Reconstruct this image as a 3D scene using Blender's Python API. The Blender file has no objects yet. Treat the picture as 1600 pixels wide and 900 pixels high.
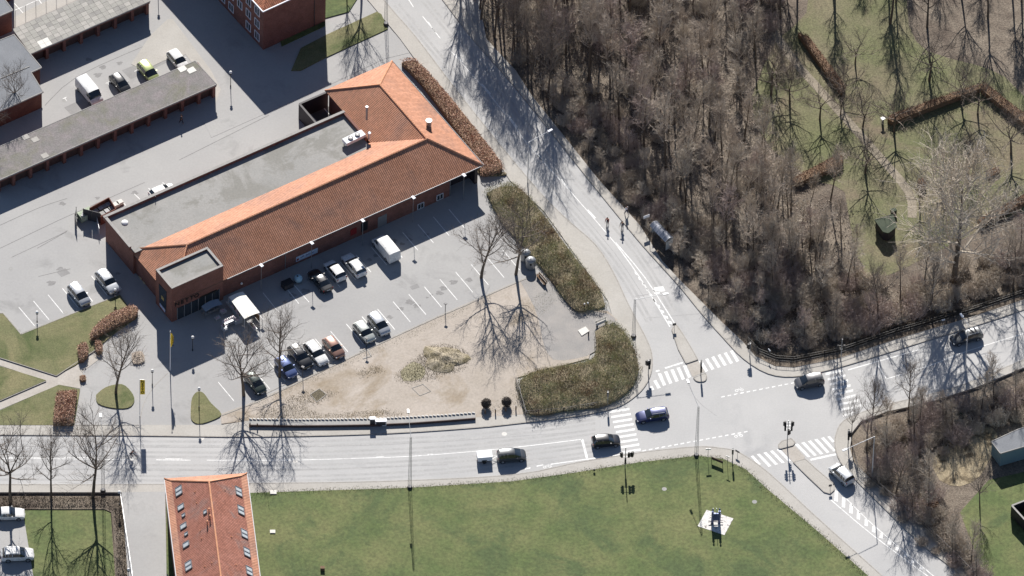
import bpy, math, random
from mathutils import Vector, Matrix
R = math.radians
random.seed(7)
sc = bpy.context.scene
col = sc.collection

# ------------------------------------------------------------ camera, world, sun, exposure
FPX, X0, THETA, SCALE = 20000.0, 250.0, R(46.5), 11.0      # focal length in photo pixels, principal column, depression, px/m
FWD = Vector((0, math.cos(THETA), -math.sin(THETA)))
UP = Vector((0, math.sin(THETA), math.cos(THETA)))
RIGHT = Vector((1, 0, 0))
CAM = Vector(((X0-800)/SCALE, 0, 0)) - FWD*(FPX/SCALE)
cd = bpy.data.cameras.new('camera'); cam = bpy.data.objects.new('camera', cd); col.objects.link(cam)
cam.location = CAM; cam.rotation_euler = (math.pi/2-THETA, 0, 0)
cd.sensor_width = 36; cd.lens = FPX*36/1600; cd.shift_x = (800-X0)/1600
cd.clip_start = 10; cd.clip_end = 9000
sc.camera = cam
SUN_EL, SUN_AZ = R(33.3), R(-1.2)
w = bpy.data.worlds.new('World'); sc.world = w; w.use_nodes = True
nt = w.node_tree; bg = nt.nodes['Background']
sky = nt.nodes.new('ShaderNodeTexSky'); sky.sky_type = 'NISHITA'; sky.sun_disc = False
sky.air_density = .6; sky.dust_density = .2; sky.ozone_density = .6; sky.sun_elevation = SUN_EL; sky.sun_rotation = SUN_AZ
nt.links.new(sky.outputs[0], bg.inputs[0]); bg.inputs[1].default_value = 0.065
sl = bpy.data.lights.new('sun', 'SUN'); sun = bpy.data.objects.new('sun', sl); col.objects.link(sun)
sl.energy = 5.0; sl.angle = R(0.5); sl.color = (1, .955, .9)
sdir = Vector((math.sin(SUN_AZ)*math.cos(SUN_EL), math.cos(SUN_AZ)*math.cos(SUN_EL), math.sin(SUN_EL)))
sun.rotation_euler = sdir.to_track_quat('Z', 'Y').to_euler()
sun.location = (0, 60, 60)
sc.view_settings.view_transform = 'Standard'; sc.view_settings.look = 'None'
sc.view_settings.gamma = 1; sc.view_settings.use_curve_mapping = False
sc.view_settings.exposure = 0.7

# ------------------------------------------------------------ pixel <-> world helpers
def ray(px, py):
    return FWD + RIGHT*((px-X0)/FPX) + UP*((450-py)/FPX)
def W(px, py, z=0.0):
    d = ray(px, py); return CAM + d*((z-CAM.z)/d.z)
def WP(px, py, p, n):
    d = ray(px, py); return CAM + d*((p-CAM).dot(n)/d.dot(n))
def wl(pts, z=0.0):
    return [W(x, y, z) for x, y in pts]

# ------------------------------------------------------------ materials
MATS = {}
def M(name, c1, c2=None, scale=.5, rough=.85, fine=.25, fscale=6, bump=0, bscale=20, c3=None, s3=.1, t3=(.5, .62),
      metal=0, spec=.3, coat=0, trans=0, kind=None, kp=None):
    if name in MATS: return MATS[name]
    m = bpy.data.materials.new(name); m.use_nodes = True; MATS[name] = m
    n = m.node_tree.nodes; L = m.node_tree.links; b = n['Principled BSDF']
    b.inputs['Roughness'].default_value = rough; b.inputs['Metallic'].default_value = metal
    b.inputs['Specular IOR Level'].default_value = spec
    b.inputs['Coat Weight'].default_value = coat; b.inputs['Coat Roughness'].default_value = .12
    if trans: b.inputs['Transmission Weight'].default_value = trans
    tc = n.new('ShaderNodeTexCoord')
    def noise(s, det=5, ro=.6, dist=0, src='Object'):
        q = n.new('ShaderNodeTexNoise'); q.inputs['Scale'].default_value = s; q.inputs['Detail'].default_value = det
        q.inputs['Roughness'].default_value = ro; q.inputs['Distortion'].default_value = dist
        L.new(tc.outputs[src], q.inputs['Vector']); return q.outputs['Fac']
    def ramp(f, a, c, lo=(0, 0, 0, 1), hi=(1, 1, 1, 1)):
        r = n.new('ShaderNodeValToRGB'); r.color_ramp.elements[0].position = a; r.color_ramp.elements[1].position = c
        r.color_ramp.elements[0].color = lo; r.color_ramp.elements[1].color = hi
        L.new(f, r.inputs[0]); return r.outputs[0]
    def mix(f, a, c, mode='MIX'):
        x = n.new('ShaderNodeMix'); x.data_type = 'RGBA'; x.blend_type = mode
        for v, i in ((f, 0), (a, 6), (c, 7)):
            if isinstance(v, (int, float)): x.inputs[i].default_value = v
            elif isinstance(v, tuple): x.inputs[i].default_value = v+(1,) if len(v) == 3 else v
            else: L.new(v, x.inputs[i])
        return x.outputs[2]
    c = c1
    if c2: c = mix(ramp(noise(scale), .35, .65), c1, c2)
    if c3: c = mix(ramp(noise(s3, 7, .65, .6), *t3), c, c3)
    hgt = None
    if kind == 'tiles':       # pantiles laid in rows, uv in metres
        tw, th, j = kp
        s = n.new('ShaderNodeSeparateXYZ'); L.new(tc.outputs['UV'], s.inputs[0])
        def mth(op, a, bb=None):
            q = n.new('ShaderNodeMath'); q.operation = op
            for i, v in enumerate((a, bb)):
                if v is None: continue
                if isinstance(v, (int, float)): q.inputs[i].default_value = v
                else: L.new(v, q.inputs[i])
            return q.outputs[0]
        uu = mth('MULTIPLY', s.outputs[0], 2*math.pi/tw); fx = mth('MULTIPLY', mth('SINE', uu), .5)
        fy = mth('FRACT', mth('MULTIPLY', s.outputs[1], -1/th))
        hgt = mth('ADD', fx, mth('MULTIPLY', fy, .35))
        w_ = n.new('ShaderNodeTexWhiteNoise'); cb = n.new('ShaderNodeCombineXYZ')
        L.new(mth('FLOOR', mth('MULTIPLY', s.outputs[0], 1/tw)), cb.inputs[0]); L.new(mth('FLOOR', mth('MULTIPLY', s.outputs[1], 1/th)), cb.inputs[1])
        L.new(cb.outputs[0], w_.inputs[0])
        c = mix(j, c, mix(w_.outputs[0], (.35, .35, .35), (1.5, 1.5, 1.5)), 'MULTIPLY')
    if kind == 'bricks':
        q = n.new('ShaderNodeTexBrick'); q.inputs['Scale'].default_value = 1
        q.inputs['Brick Width'].default_value = kp[0]; q.inputs['Row Height'].default_value = kp[1]; q.inputs['Mortar Size'].default_value = kp[2]
        q.inputs['Color1'].default_value = (.8, .8, .8, 1); q.inputs['Color2'].default_value = (1.2, 1.15, 1.1, 1); q.inputs['Mortar'].default_value = kp[3]+(1,)
        L.new(tc.outputs['UV'], q.inputs['Vector']); c = mix(1.0, c, q.outputs[0], 'MULTIPLY')
    if fine:
        lo = max(0, 1-fine); hi = 1+fine
        c = mix(1.0, c, ramp(noise(fscale, 6, .7), .3, .7, (lo, lo, lo, 1), (hi, hi, hi, 1)), 'MULTIPLY')
    if isinstance(c, tuple): b.inputs['Base Color'].default_value = c+(1,)
    else: L.new(c, b.inputs['Base Color'])
    if bump or hgt is not None:
        bp = n.new('ShaderNodeBump'); bp.inputs['Strength'].default_value = 1 if hgt is not None else min(1, bump*4+.2); bp.inputs['Distance'].default_value = bump or .05
        L.new(hgt if hgt is not None else noise(bscale, 4), bp.inputs['Height']); L.new(bp.outputs[0], b.inputs['Normal'])
    return m

M('asphalt_old', (.335, .33, .325), (.385, .38, .368), scale=.06, fine=.06, fscale=3, c3=(.26, .257, .25), s3=.16, t3=(.57, .75), bump=.01, bscale=30)
M('asphalt_road', (.40, .398, .392), (.46, .455, .445), scale=.08, fine=.06, fscale=4, c3=(.34, .34, .34), s3=.12, t3=(.58, .75), bump=.01, bscale=30)
M('pavement', (.39, .37, .335), (.44, .42, .385), scale=.2, fine=.1, fscale=5, c3=(.36, .34, .31), s3=.3, t3=(.55, .8), bump=.008, bscale=20)
M('path_slabs', (.38, .35, .31), (.44, .41, .37), scale=.4, fine=.12, fscale=3)
M('gravel', (.27, .26, .25), (.33, .31, .29), scale=.4, fine=.3, fscale=8, bump=.02)
M('dirt', (.37, .325, .275), (.44, .39, .34), scale=.12, fine=.15, fscale=3, c3=(.28, .225, .16), s3=.13, t3=(.52, .70), bump=.03, bscale=4)
M('lawn', (.088, .122, .038), (.145, .155, .06), scale=.14, fine=.35, fscale=2.2, c3=(.072, .102, .036), s3=.11, t3=(.5, .62), bump=.06, bscale=8)
M('lawn_dry', (.14, .145, .065), (.20, .18, .09), scale=.16, fine=.35, fscale=5, c3=(.065, .09, .025), s3=.13, t3=(.48, .68), bump=.06, bscale=8)
M('meadow', (.12, .13, .055), (.17, .15, .09), scale=.12, fine=.45, fscale=4, c3=(.17, .135, .09), s3=.09, t3=(.5, .66), bump=.08, bscale=6)
M('wood_floor', (.15, .12, .092), (.21, .175, .135), scale=.3, fine=.6, fscale=4, c3=(.075, .055, .042), s3=.15, t3=(.45, .7), bump=.12, bscale=5)
M('path_earth', (.21, .18, .135), (.28, .24, .185), scale=.5, fine=.3, fscale=4, bump=.05, bscale=5)
M('dry_stalks', (.30, .24, .15), (.36, .30, .2), scale=.5, fine=.5, fscale=5, c3=(.13, .10, .06), s3=.4, t3=(.5, .6), bump=.1, bscale=6)
M('paint_white', (.8, .8, .78), (.68, .68, .66), scale=1.5, fine=.18, fscale=6, rough=.7, c3=(.52, .515, .505), s3=2.2, t3=(.5, .68))
M('kerb', (.30, .28, .25), (.38, .36, .33), scale=2, fine=.2)
M('brick', (.185, .085, .068), (.23, .11, .09), scale=.8, fine=.15, kind='bricks', kp=(.24, .08, .01, (.75, .8, .8)))
M('brick_dark', (.13, .05, .038), (.17, .07, .05), scale=.8, fine=.15, kind='bricks', kp=(.24, .08, .01, (.75, .8, .8)))
M('tiles', (.43, .20, .118), (.49, .24, .15), scale=.35, fine=.1, fscale=5, rough=.7, c3=(.34, .18, .125), s3=.18, t3=(.5, .68), kind='tiles', kp=(.3, .36, .22), bump=.03)
M('tiles_old', (.31, .125, .085), (.37, .16, .115), scale=.4, fine=.2, fscale=5, rough=.75, c3=(.25, .17, .15), s3=.3, t3=(.54, .72), kind='tiles', kp=(.3, .36, .3), bump=.03)
M('tiles_block', (.34, .13, .075), (.4, .16, .09), scale=.5, fine=.2, kind='tiles', kp=(.3, .36, .5), bump=.04)
M('ridge', (.62, .29, .16), (.7, .36, .22), scale=1, fine=.15)
M('felt', (.27, .268, .255), (.32, .312, .295), scale=.15, fine=.12, fscale=4, c3=(.23, .225, .205), s3=.16, t3=(.52, .6), bump=.01)
M('felt_moss', (.17, .165, .155), (.225, .2, .2), scale=.6, fine=.3, fscale=5, c3=(.17, .165, .13), s3=.25, t3=(.48, .64), bump=.02)
M('felt_blue', (.175, .185, .20), (.21, .22, .235), scale=.3, fine=.15, fscale=5)
M('panel_a', (.30, .29, .265), (.34, .33, .30), scale=2, fine=.15)
M('panel_b', (.36, .345, .315), (.4, .38, .35), scale=2, fine=.12)
M('panel_c', (.25, .24, .225), (.29, .28, .26), scale=2, fine=.15)
M('panel_white', (.68, .66, .61), fine=.08)
M('coping', (.30, .285, .27), (.35, .34, .32), scale=2, fine=.12)
M('concrete', (.30, .30, .29), (.37, .36, .34), scale=.8, fine=.15)
M('concrete_light', (.6, .58, .54), (.66, .64, .6), scale=1, fine=.1)
M('door_dark', (.07, .045, .04), (.1, .06, .05), scale=2, fine=.2, rough=.6)
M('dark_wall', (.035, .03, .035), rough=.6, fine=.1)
M('white_frame', (.72, .74, .78), rough=.5, fine=.05)
M('glass', (.03, .04, .05), rough=.08, spec=.6, fine=0)
M('skyglass', (.50, .53, .54), rough=.15, spec=.7, fine=0)
M('metal_grey', (.3, .31, .32), rough=.45, metal=.5, fine=.08)
M('metal_dark', (.06, .06, .065), rough=.5, metal=.3, fine=.1)
M('metal_light', (.62, .63, .64), rough=.4, metal=.2, fine=.05)
M('black', (.02, .02, .022), rough=.5, fine=0)
M('rubber', (.025, .025, .025), rough=.9, fine=.1)
M('rim', (.45, .46, .48), rough=.3, metal=.8, fine=0)
M('carglass', (.015, .02, .025), rough=.05, spec=.8, coat=.5, fine=0)
M('lamp_clear', (.7, .72, .75), rough=.15, spec=.8, fine=0)
M('lamp_red', (.4, .02, .02), rough=.25, fine=0)
M('amber', (.5, .2, .02), rough=.3, fine=0)
M('green_lens', (.03, .25, .1), rough=.3, fine=0)
M('globe', (.85, .85, .83), rough=.3, fine=0)
M('bark', (.095, .075, .058), (.15, .12, .092), scale=3, fine=.3, fscale=10)
M('twig_dark', (.17, .14, .115), (.23, .19, .16), scale=.4, fine=.2)
M('twig', (.35, .30, .245), (.44, .38, .31), scale=.4, fine=.2)
M('twig_light', (.48, .42, .34), (.56, .49, .41), scale=.4, fine=.2)
M('twig_grey', (.385, .325, .265), (.475, .405, .335), scale=.4, fine=.2)
M('twig_purple', (.34, .27, .24), (.44, .36, .32), scale=.4, fine=.2)
M('beech_leaf', (.42, .25, .18), (.54, .36, .27), scale=1.2, fine=.35, fscale=4)
M('hedge_leaf', (.32, .325, .18), (.47, .45, .28), scale=.5, fine=.5, fscale=2, c3=(.28, .19, .12), s3=.3, t3=(.5, .62))
M('hedge_dark', (.15, .13, .08), (.22, .18, .12), scale=1, fine=.4, fscale=4)
M('heap', (.105, .09, .06), (.16, .135, .09), scale=.5, fine=.4, fscale=3)
M('moss_roof', (.035, .05, .032), (.055, .07, .045), scale=1, fine=.2)
M('yellow', (.85, .62, .05), rough=.7, fine=.05)
M('ink', (.015, .015, .015), rough=.7, fine=0)
M('tent', (.82, .80, .72), rough=.8, fine=.04)
M('canvas_blue', (.26, .33, .40), rough=.8, fine=.1)
M('red_box', (.25, .02, .02), rough=.5, fine=.05)
M('banner_blue', (.45, .52, .62), (.52, .58, .66), scale=3, rough=.7, fine=.08)
M('tank_blue', (.32, .5, .6), rough=.5, fine=.1)
M('teal_wall', (.17, .25, .27), rough=.7, fine=.1)
M('wood_brown', (.16, .10, .06), (.2, .13, .08), scale=3, fine=.2)
M('pebbles', (.62, .6, .57), (.72, .7, .66), scale=3, fine=.3, fscale=7, c3=(.2, .18, .17), s3=2.2, t3=(.56, .6))
M('bronze_blue', (.10, .12, .22), rough=.35, metal=.5, fine=.1)
M('skin', (.5, .3, .22), rough=.6, fine=0)
M('plant_green', (.08, .17, .03), (.3, .32, .08), scale=4, fine=.3)
M('flower_white', (.75, .7, .7), (.6, .3, .4), scale=6, fine=.2)
M('bin_green', (.30, .36, .25), (.45, .5, .4), scale=3, fine=.1)
M('cardboard', (.4, .27, .16), (.5, .38, .27), scale=3, fine=.15)
M('bag', (.6, .6, .58), (.35, .35, .36), scale=3, fine=.2)
def paint(name, c, metal=.35, rough=.3):
    return M('paint_'+name, c, rough=rough, metal=metal, spec=.5, coat=.8, fine=0)
def cloth(c):
    return M('cloth_%d_%d_%d' % tuple(int(v*100) for v in c), c, rough=.9, fine=.1)

# ------------------------------------------------------------ mesh helpers
class MB:
    def __init__(s): s.v = []; s.f = []; s.m = []; s.smooth = False
    def face(s, pts, mi=0):
        k = len(s.v); s.v += [tuple(p) for p in pts]; s.f.append(tuple(range(k, k+len(pts)))); s.m.append(mi)
    def prism(s, poly, z0, z1, mi=0, top=True, bottom=False):
        n = len(poly)
        a = sum(poly[i][0]*poly[(i+1) % n][1]-poly[(i+1) % n][0]*poly[i][1] for i in range(n))
        if a < 0: poly = poly[::-1]
        if top: s.face([(p[0], p[1], z1) for p in poly], mi)
        if bottom: s.face([(p[0], p[1], z0) for p in poly[::-1]], mi)
        for i in range(n):
            p, q = poly[i], poly[(i+1) % n]
            s.face([(p[0], p[1], z0), (q[0], q[1], z0), (q[0], q[1], z1), (p[0], p[1], z1)], mi)
    def bar(s, p0, p1, t, z0, z1, mi=0, off=0):          # box along a ground segment, thickness t
        p0 = Vector(p0[:2]); p1 = Vector(p1[:2]); d = (p1-p0).normalized(); q = Vector((-d.y, d.x))
        p0 = p0+q*off; p1 = p1+q*off
        s.prism([p0-q*t/2, p1-q*t/2, p1+q*t/2, p0+q*t/2], z0, z1, mi, bottom=True)
    def box(s, c, d, rot=0, mi=0):                       # centre of base, size
        x, y, z = d[0]/2, d[1]/2, d[2]; cs, sn = math.cos(rot), math.sin(rot)
        s.prism([(c[0]+a*cs-b*sn, c[1]+a*sn+b*cs) for a, b in ((-x, -y), (x, -y), (x, y), (-x, y))], c[2], c[2]+z, mi, bottom=True)
    def tube(s, p0, p1, r0, r1=None, n=6, mi=0, cap=True):
        p0 = Vector(p0); p1 = Vector(p1); r1 = r0 if r1 is None else r1
        d = p1-p0
        if d.length < 1e-6: return
        d.normalize(); a = d.orthogonal().normalized(); b = d.cross(a)
        k = len(s.v)
        for p, r in ((p0, r0), (p1, r1)):
            for i in range(n):
                t = 2*math.pi*i/n; s.v.append(tuple(p+(a*math.cos(t)+b*math.sin(t))*r))
        for i in range(n):
            j = (i+1) % n; s.f.append((k+i, k+j, k+n+j, k+n+i)); s.m.append(mi)
        if cap and n > 3:
            s.f.append(tuple(k+n+i for i in range(n))); s.m.append(mi); s.f.append(tuple(k+n-1-i for i in range(n))); s.m.append(mi)
    def ball(s, c, r, n=8, m=6, mi=0, sz=1.0, z0=-1.0):
        k = len(s.v)
        for i in range(m+1):
            ph = math.pi*i/m; zz = max(math.cos(ph), z0)
            for j in range(n):
                t = 2*math.pi*j/n; s.v.append((c[0]+r*math.sin(ph)*math.cos(t), c[1]+r*math.sin(ph)*math.sin(t), c[2]+r*sz*zz))
        for i in range(m):
            for j in range(n):
                jj = (j+1) % n; s.f.append((k+i*n+j, k+(i+1)*n+j, k+(i+1)*n+jj, k+i*n+jj)); s.m.append(mi)
    def build(s, name, mats, parent=None, smooth=False):
        me = bpy.data.meshes.new(name); me.from_pydata(s.v, [], s.f)
        if not isinstance(mats, (list, tuple)): mats = [mats]
        for m in mats: me.materials.append(MATS[m] if isinstance(m, str) else m)
        if len(mats) > 1: me.polygons.foreach_set('material_index', s.m)
        if s.v and len(s.f) < 20000:
            uv = me.uv_layers.new(name='uv'); Z = Vector((0, 0, 1))
            for p in me.polygons:
                nrm = p.normal
                if abs(nrm.z) > .999: t = Vector((1, 0, 0)); bb = Vector((0, 1, 0))
                else: t = Z.cross(nrm).normalized(); bb = nrm.cross(t)
                for li in p.loop_indices:
                    co = me.vertices[me.loops[li].vertex_index].co; uv.data[li].uv = (co.dot(t), co.dot(bb))
        if smooth or s.smooth: me.polygons.foreach_set('use_smooth', [True]*len(me.polygons))
        me.update()
        o = bpy.data.objects.new(name, me); col.objects.link(o)
        if parent: o.parent = parent
        return o
def tag(o, label, cat, group=None):
    o['label'] = label; o['category'] = cat
    if group: o['group'] = group
    return o
def thing(name, label, cat, loc=(0, 0, 0), rz=0, group=None):
    o = bpy.data.objects.new(name, None); col.objects.link(o); o.empty_display_size = .3
    o.location = loc; o.rotation_euler = (0, 0, rz); return tag(o, label, cat, group)
def struct(o, label=None):
    o['kind'] = 'structure'
    if label: o['label'] = label
    return o
def copy_tree(o, parent=None):
    c = o.copy(); col.objects.link(c)
    if parent: c.parent = parent
    for ch in list(o.children): copy_tree(ch, c)
    return c
def slab(name, pts, z0, z1, mat, kind=True, parent=None, label=None):
    mb = MB(); mb.prism([(p.x, p.y) for p in wl(pts, z1)], z0, z1)
    o = mb.build(name, mat, parent)
    if kind and not parent: struct(o, label)
    return o
def smooth_line(pts, n=4):                                # Catmull-Rom through pixel points
    out = []
    for i in range(len(pts)-1):
        p0 = pts[max(i-1, 0)]; p1 = pts[i]; p2 = pts[i+1]; p3 = pts[min(i+2, len(pts)-1)]
        for k in range(n):
            t = k/n
            out.append(tuple(.5*((2*p1[j])+(-p0[j]+p2[j])*t+(2*p0[j]-5*p1[j]+4*p2[j]-p3[j])*t*t+(-p0[j]+3*p1[j]-3*p2[j]+p3[j])*t**3) for j in (0, 1)))
    out.append(pts[-1]); return out
def line_poly(pts, width, z):                             # painted line / strip as quads
    P = wl(pts, z); mb = MB(); L = []; Rr = []
    for i, p in enumerate(P):
        a = P[max(i-1, 0)]; b = P[min(i+1, len(P)-1)]; d = (b-a); d.z = 0; d.normalize(); q = Vector((-d.y, d.x, 0))*(width/2)
        L.append(p+q); Rr.append(p-q)
    for i in range(len(P)-1): mb.face([Rr[i], Rr[i+1], L[i+1], L[i]])
    return mb
def inside(p, poly):
    x, y = p; r = False; n = len(poly)
    for i in range(n):
        x1, y1 = poly[i]; x2, y2 = poly[(i+1) % n]
        if (y1 > y) != (y2 > y) and x < (x2-x1)*(y-y1)/(y2-y1)+x1: r = not r
    return r
#PART2

# ------------------------------------------------------------ THE GROUND
g = MB(); g.box((0, 0, -1.2), (900, 900, 1.0)); struct(g.build('ground', 'wood_floor'), 'brown leaf litter and soil around and between the trees')
lot = slab('parking_asphalt', [(-300, -260), (700, -260), (760, 60), (830, 300), (960, 420), (985, 520), (1010, 600), (960, 660), (-300, 690)], -.3, 0, 'asphalt_old',
           label='worn light grey asphalt of the yards and car parks')
left_kerb = [(520, -120), (562, -55), (600, 0), (650, 58), (700, 124), (740, 175), (790, 237), (845, 302), (885, 342), (930, 382), (958, 425), (978, 468), (997, 505), (1010, 530), (1018, 552), (1018, 578), (1008, 602), (988, 622), (960, 637), (900, 650), (800, 662), (740, 668), (600, 677), (400, 682), (200, 680), (-200, 678)]
near_kerb = [(-200, 757), (0, 757), (200, 757), (400, 755), (600, 752), (800, 742), (900, 723), (1000, 707), (1087, 698), (1125, 700), (1155, 707), (1200, 738), (1267, 800), (1317, 845), (1375, 897), (1470, 985)]
right_kerb = [(1640, 1020), (1500, 897), (1440, 850), (1375, 787), (1335, 747), (1314, 722), (1305, 698), (1307, 676), (1318, 658), (1345, 645), (1385, 632), (1450, 617), (1525, 594), (1600, 562), (1760, 505)]
far_kerb = [(1760, 420), (1600, 483), (1512, 512), (1450, 531), (1350, 562), (1290, 579), (1240, 588), (1200, 583), (1162, 560), (1130, 527), (1097, 490), (1062, 447), (1015, 395), (985, 360), (920, 280), (890, 242), (800, 130), (745, 68), (700, 10), (640, -70), (600, -120)]
sm = lambda p: smooth_line(p, 3)
slab('road', sm(left_kerb)+sm(near_kerb)+sm(right_kerb)+sm(far_kerb), -.3, .012, 'asphalt_road', label='light grey asphalt roads meeting at the junction')
ROAD = bpy.data.objects['road']; LOT = lot
# pavements (slabs 0.11 m up)
KH = .11
def pave(name, pts, label, z=KH, mat='pavement'): return slab(name, pts, -.3, z, mat, label=label)
pave('pavement', sm([(-200, 678), (200, 680), (400, 682), (600, 677), (740, 668), (800, 662), (900, 650), (960, 637), (988, 622), (1008, 602), (1018, 578), (1018, 552), (1010, 530), (997, 505), (978, 468), (958, 425), (930, 382), (885, 342), (845, 302), (790, 237), (740, 175), (700, 124), (650, 58), (600, 0), (562, -55), (520, -120)])
     + [(490, -120), (575, 0), (625, 60), (660, 108), (700, 150), (770, 240), (797, 282), (850, 330), (900, 400), (950, 470), (958, 500), (985, 540), (998, 575), (985, 605), (940, 630), (822, 645), (745, 652), (390, 657), (345, 664), (218, 664), (110, 664), (-200, 664)],
     'sandy pavement along the far side of the main road and the left of the side street')
pave('pavement', sm(near_kerb)+[(1450, 985), (1357, 900), (1280, 832), (1200, 765), (1165, 733), (1130, 717), (1090, 712), (1000, 722), (900, 738), (800, 752), (640, 762), (400, 770), (200, 769), (-200, 769)],
     'sandy pavement between the main road and the big lawn')
pave('pavement', sm(far_kerb[::-1])+[(1760, 400), (1600, 468), (1512, 497), (1400, 530), (1310, 560), (1240, 574), (1210, 572), (1180, 556), (1160, 533), (1130, 505), (1065, 440), (1035, 408), (1000, 352), (935, 280), (889, 222), (830, 148), (806, 110), (776, 78), (742, 40), (717, 0), (650, -120)],
     'narrow pavement at the foot of the roadside wood')
pave('pavement', sm(right_kerb)+[(1760, 520), (1600, 574), (1525, 605), (1450, 629), (1385, 643), (1345, 658), (1332, 675), (1328, 700), (1334, 722), (1355, 742), (1425, 805), (1500, 875), (1620, 990)],
     'pavement rounding the corner by the lower right thicket')
# lawns and beds
LZ = .14
lawn = lambda n, p, l, m='lawn': slab(n, p, -.3, LZ, m, label=l)
lawn('lawn', [(1357, 900), (1280, 832), (1200, 765), (1165, 733), (1130, 717), (1090, 712), (1000, 722), (900, 738), (800, 752), (640, 762), (392, 770), (260, 769), (260, 1000), (1470, 1000)], 'big mown green lawn south of the junction')
lawn('lawn', [(-60, 489), (5, 489), (33, 521), (187, 460), (200, 478), (214, 496), (180, 520), (150, 545), (118, 570), (88, 586), (0, 559), (-60, 540)], 'lawn below the left parking bays', 'lawn_dry')
lawn('lawn', [(-60, 556), (0, 572), (72, 594), (0, 625), (-60, 650)], 'triangle of lawn between the crossing paths at the left edge', 'lawn_dry')
lawn('lawn', [(-60, 662), (0, 641), (92, 601), (125, 608), (116, 664), (-60, 664)], 'lawn between the slabbed path and the main road', 'lawn_dry')
lawn('lawn', smooth_line([(150, 617), (165, 605), (190, 600), (205, 612), (210, 626), (200, 637), (175, 637), (153, 630), (150, 617)], 3)[:-1], 'round grass bed under the tree by the entrance', 'lawn_dry')
lawn('lawn', smooth_line([(298, 640), (300, 622), (308, 612), (318, 614), (330, 630), (346, 647), (330, 657), (310, 662), (299, 655), (298, 640)], 3)[:-1], 'teardrop grass bed with a lamp at the car park corner', 'lawn_dry')
lawn('lawn', [(430, 30), (470, -10), (500, -30), (590, -70), (595, -60), (545, 18), (508, 28), (508, 40), (440, 72)], 'grass strip beside the apartment block', 'lawn')
lawn('lawn', [(455, 110), (470, 75), (508, 55), (589, 18), (596, 22), (606, 45), (508, 90), (470, 110)], 'grass strip with a tree beside the side street', 'lawn_dry')
slab('path', [(300, 150), (455, 75), (560, 28), (590, -20), (598, 0), (592, 20), (508, 57), (470, 78), (455, 112), (508, 93), (606, 46), (612, 50), (640, 60), (650, 80), (600, 92), (508, 136), (330, 215)], -.3, .02, 'asphalt_old', label='grey path past the apartment block')
slab('path', [(-60, 538), (0, 557), (88, 587), (120, 570), (155, 548), (162, 556), (130, 580), (125, 607), (92, 601), (0, 640), (-60, 662), (-60, 650), (0, 626), (72, 595), (0, 571), (-60, 552)], -.3, .03, 'path_slabs', label='slabbed garden path crossing between lawns')
slab('yard_strip', [(205, 100), (235, 55), (262, 30), (270, 30), (330, 110), (345, 140), (338, 160), (310, 110), (290, 85), (255, 95), (225, 110)], -.3, .03, 'pavement', label='sandy strip at the end of the garage court')
slab('dirt_ground', [(345, 647), (400, 627), (470, 594), (540, 561), (610, 528), (675, 498), (730, 474), (782, 451), (843, 425), (905, 480), (950, 486), (965, 500), (930, 520), (920, 560), (870, 573), (808, 590), (823, 647), (745, 652), (390, 657), (346, 662)], -.3, .115, 'dirt', label='bare trodden soil between the car park and the main road')
slab('gravel_area', smooth_line([(812, 438), (845, 428), (880, 455), (910, 482), (950, 490), (962, 503), (935, 515), (931, 548), (900, 560), (865, 562), (850, 540), (845, 515), (835, 480), (812, 438)], 2)[:-1], -.3, .12, 'gravel', label='grey gravel patch between the shrub beds')
lawn('lawn', [(-60, 795), (-20, 791), (40, 793), (160, 791), (173, 802), (180, 905), (185, 1000), (-60, 1000)], 'lawn with bare trees behind the low hedge', 'lawn')
slab('parking_asphalt', [(-60, 800), (36, 800), (52, 900), (60, 1000), (-60, 1000)], -.3, .16, 'asphalt_old', label='small parking yard at the bottom left edge')
slab('driveway', [(190, 769), (258, 768), (262, 1000), (207, 1000)], -.3, .13, 'asphalt_old', label='asphalt driveway beside the tile-roofed house')
slab('meadow', smooth_line([(1215, 60), (1260, 20), (1280, -60), (1400, -60), (1420, 40), (1450, 80), (1520, 100), (1570, 120), (1620, 170), (1700, 220), (1700, 330), (1600, 320), (1540, 355), (1450, 400), (1400, 425), (1370, 430), (1335, 395), (1320, 300), (1280, 285), (1225, 250), (1190, 210), (1175, 150), (1215, 60)], 2)[:-1], -.3, -.18, 'meadow', label='patchy green clearing among the bare trees')
slab('meadow', [(1700, 690), (1610, 735), (1545, 750), (1500, 800), (1530, 880), (1600, 990), (1700, 990)], -.3, -.178, 'lawn', label='bright green grass by the sheds at the right edge')
o = line_poly(smooth_line([(1205, 45), (1245, 100), (1290, 150), (1330, 195), (1370, 240), (1420, 300), (1425, 340)], 3), 1.3, -.17).build('footpath', 'path_earth'); struct(o, 'trodden earth path through the clearing')
o = line_poly(smooth_line([(1340, 440), (1370, 415), (1440, 395), (1530, 350), (1600, 325), (1680, 300)], 3), 1.6, -.168).build('footpath', 'meadow'); struct(o, 'faint track behind the tall pale tree')
slab('reed_patch', smooth_line([(1455, 720), (1480, 690), (1520, 672), (1550, 668), (1560, 690), (1545, 720), (1530, 745), (1500, 760), (1468, 750), (1455, 720)], 2)[:-1], -.3, -.176, 'dry_stalks', label='pale dry grass between thicket and shed')

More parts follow.
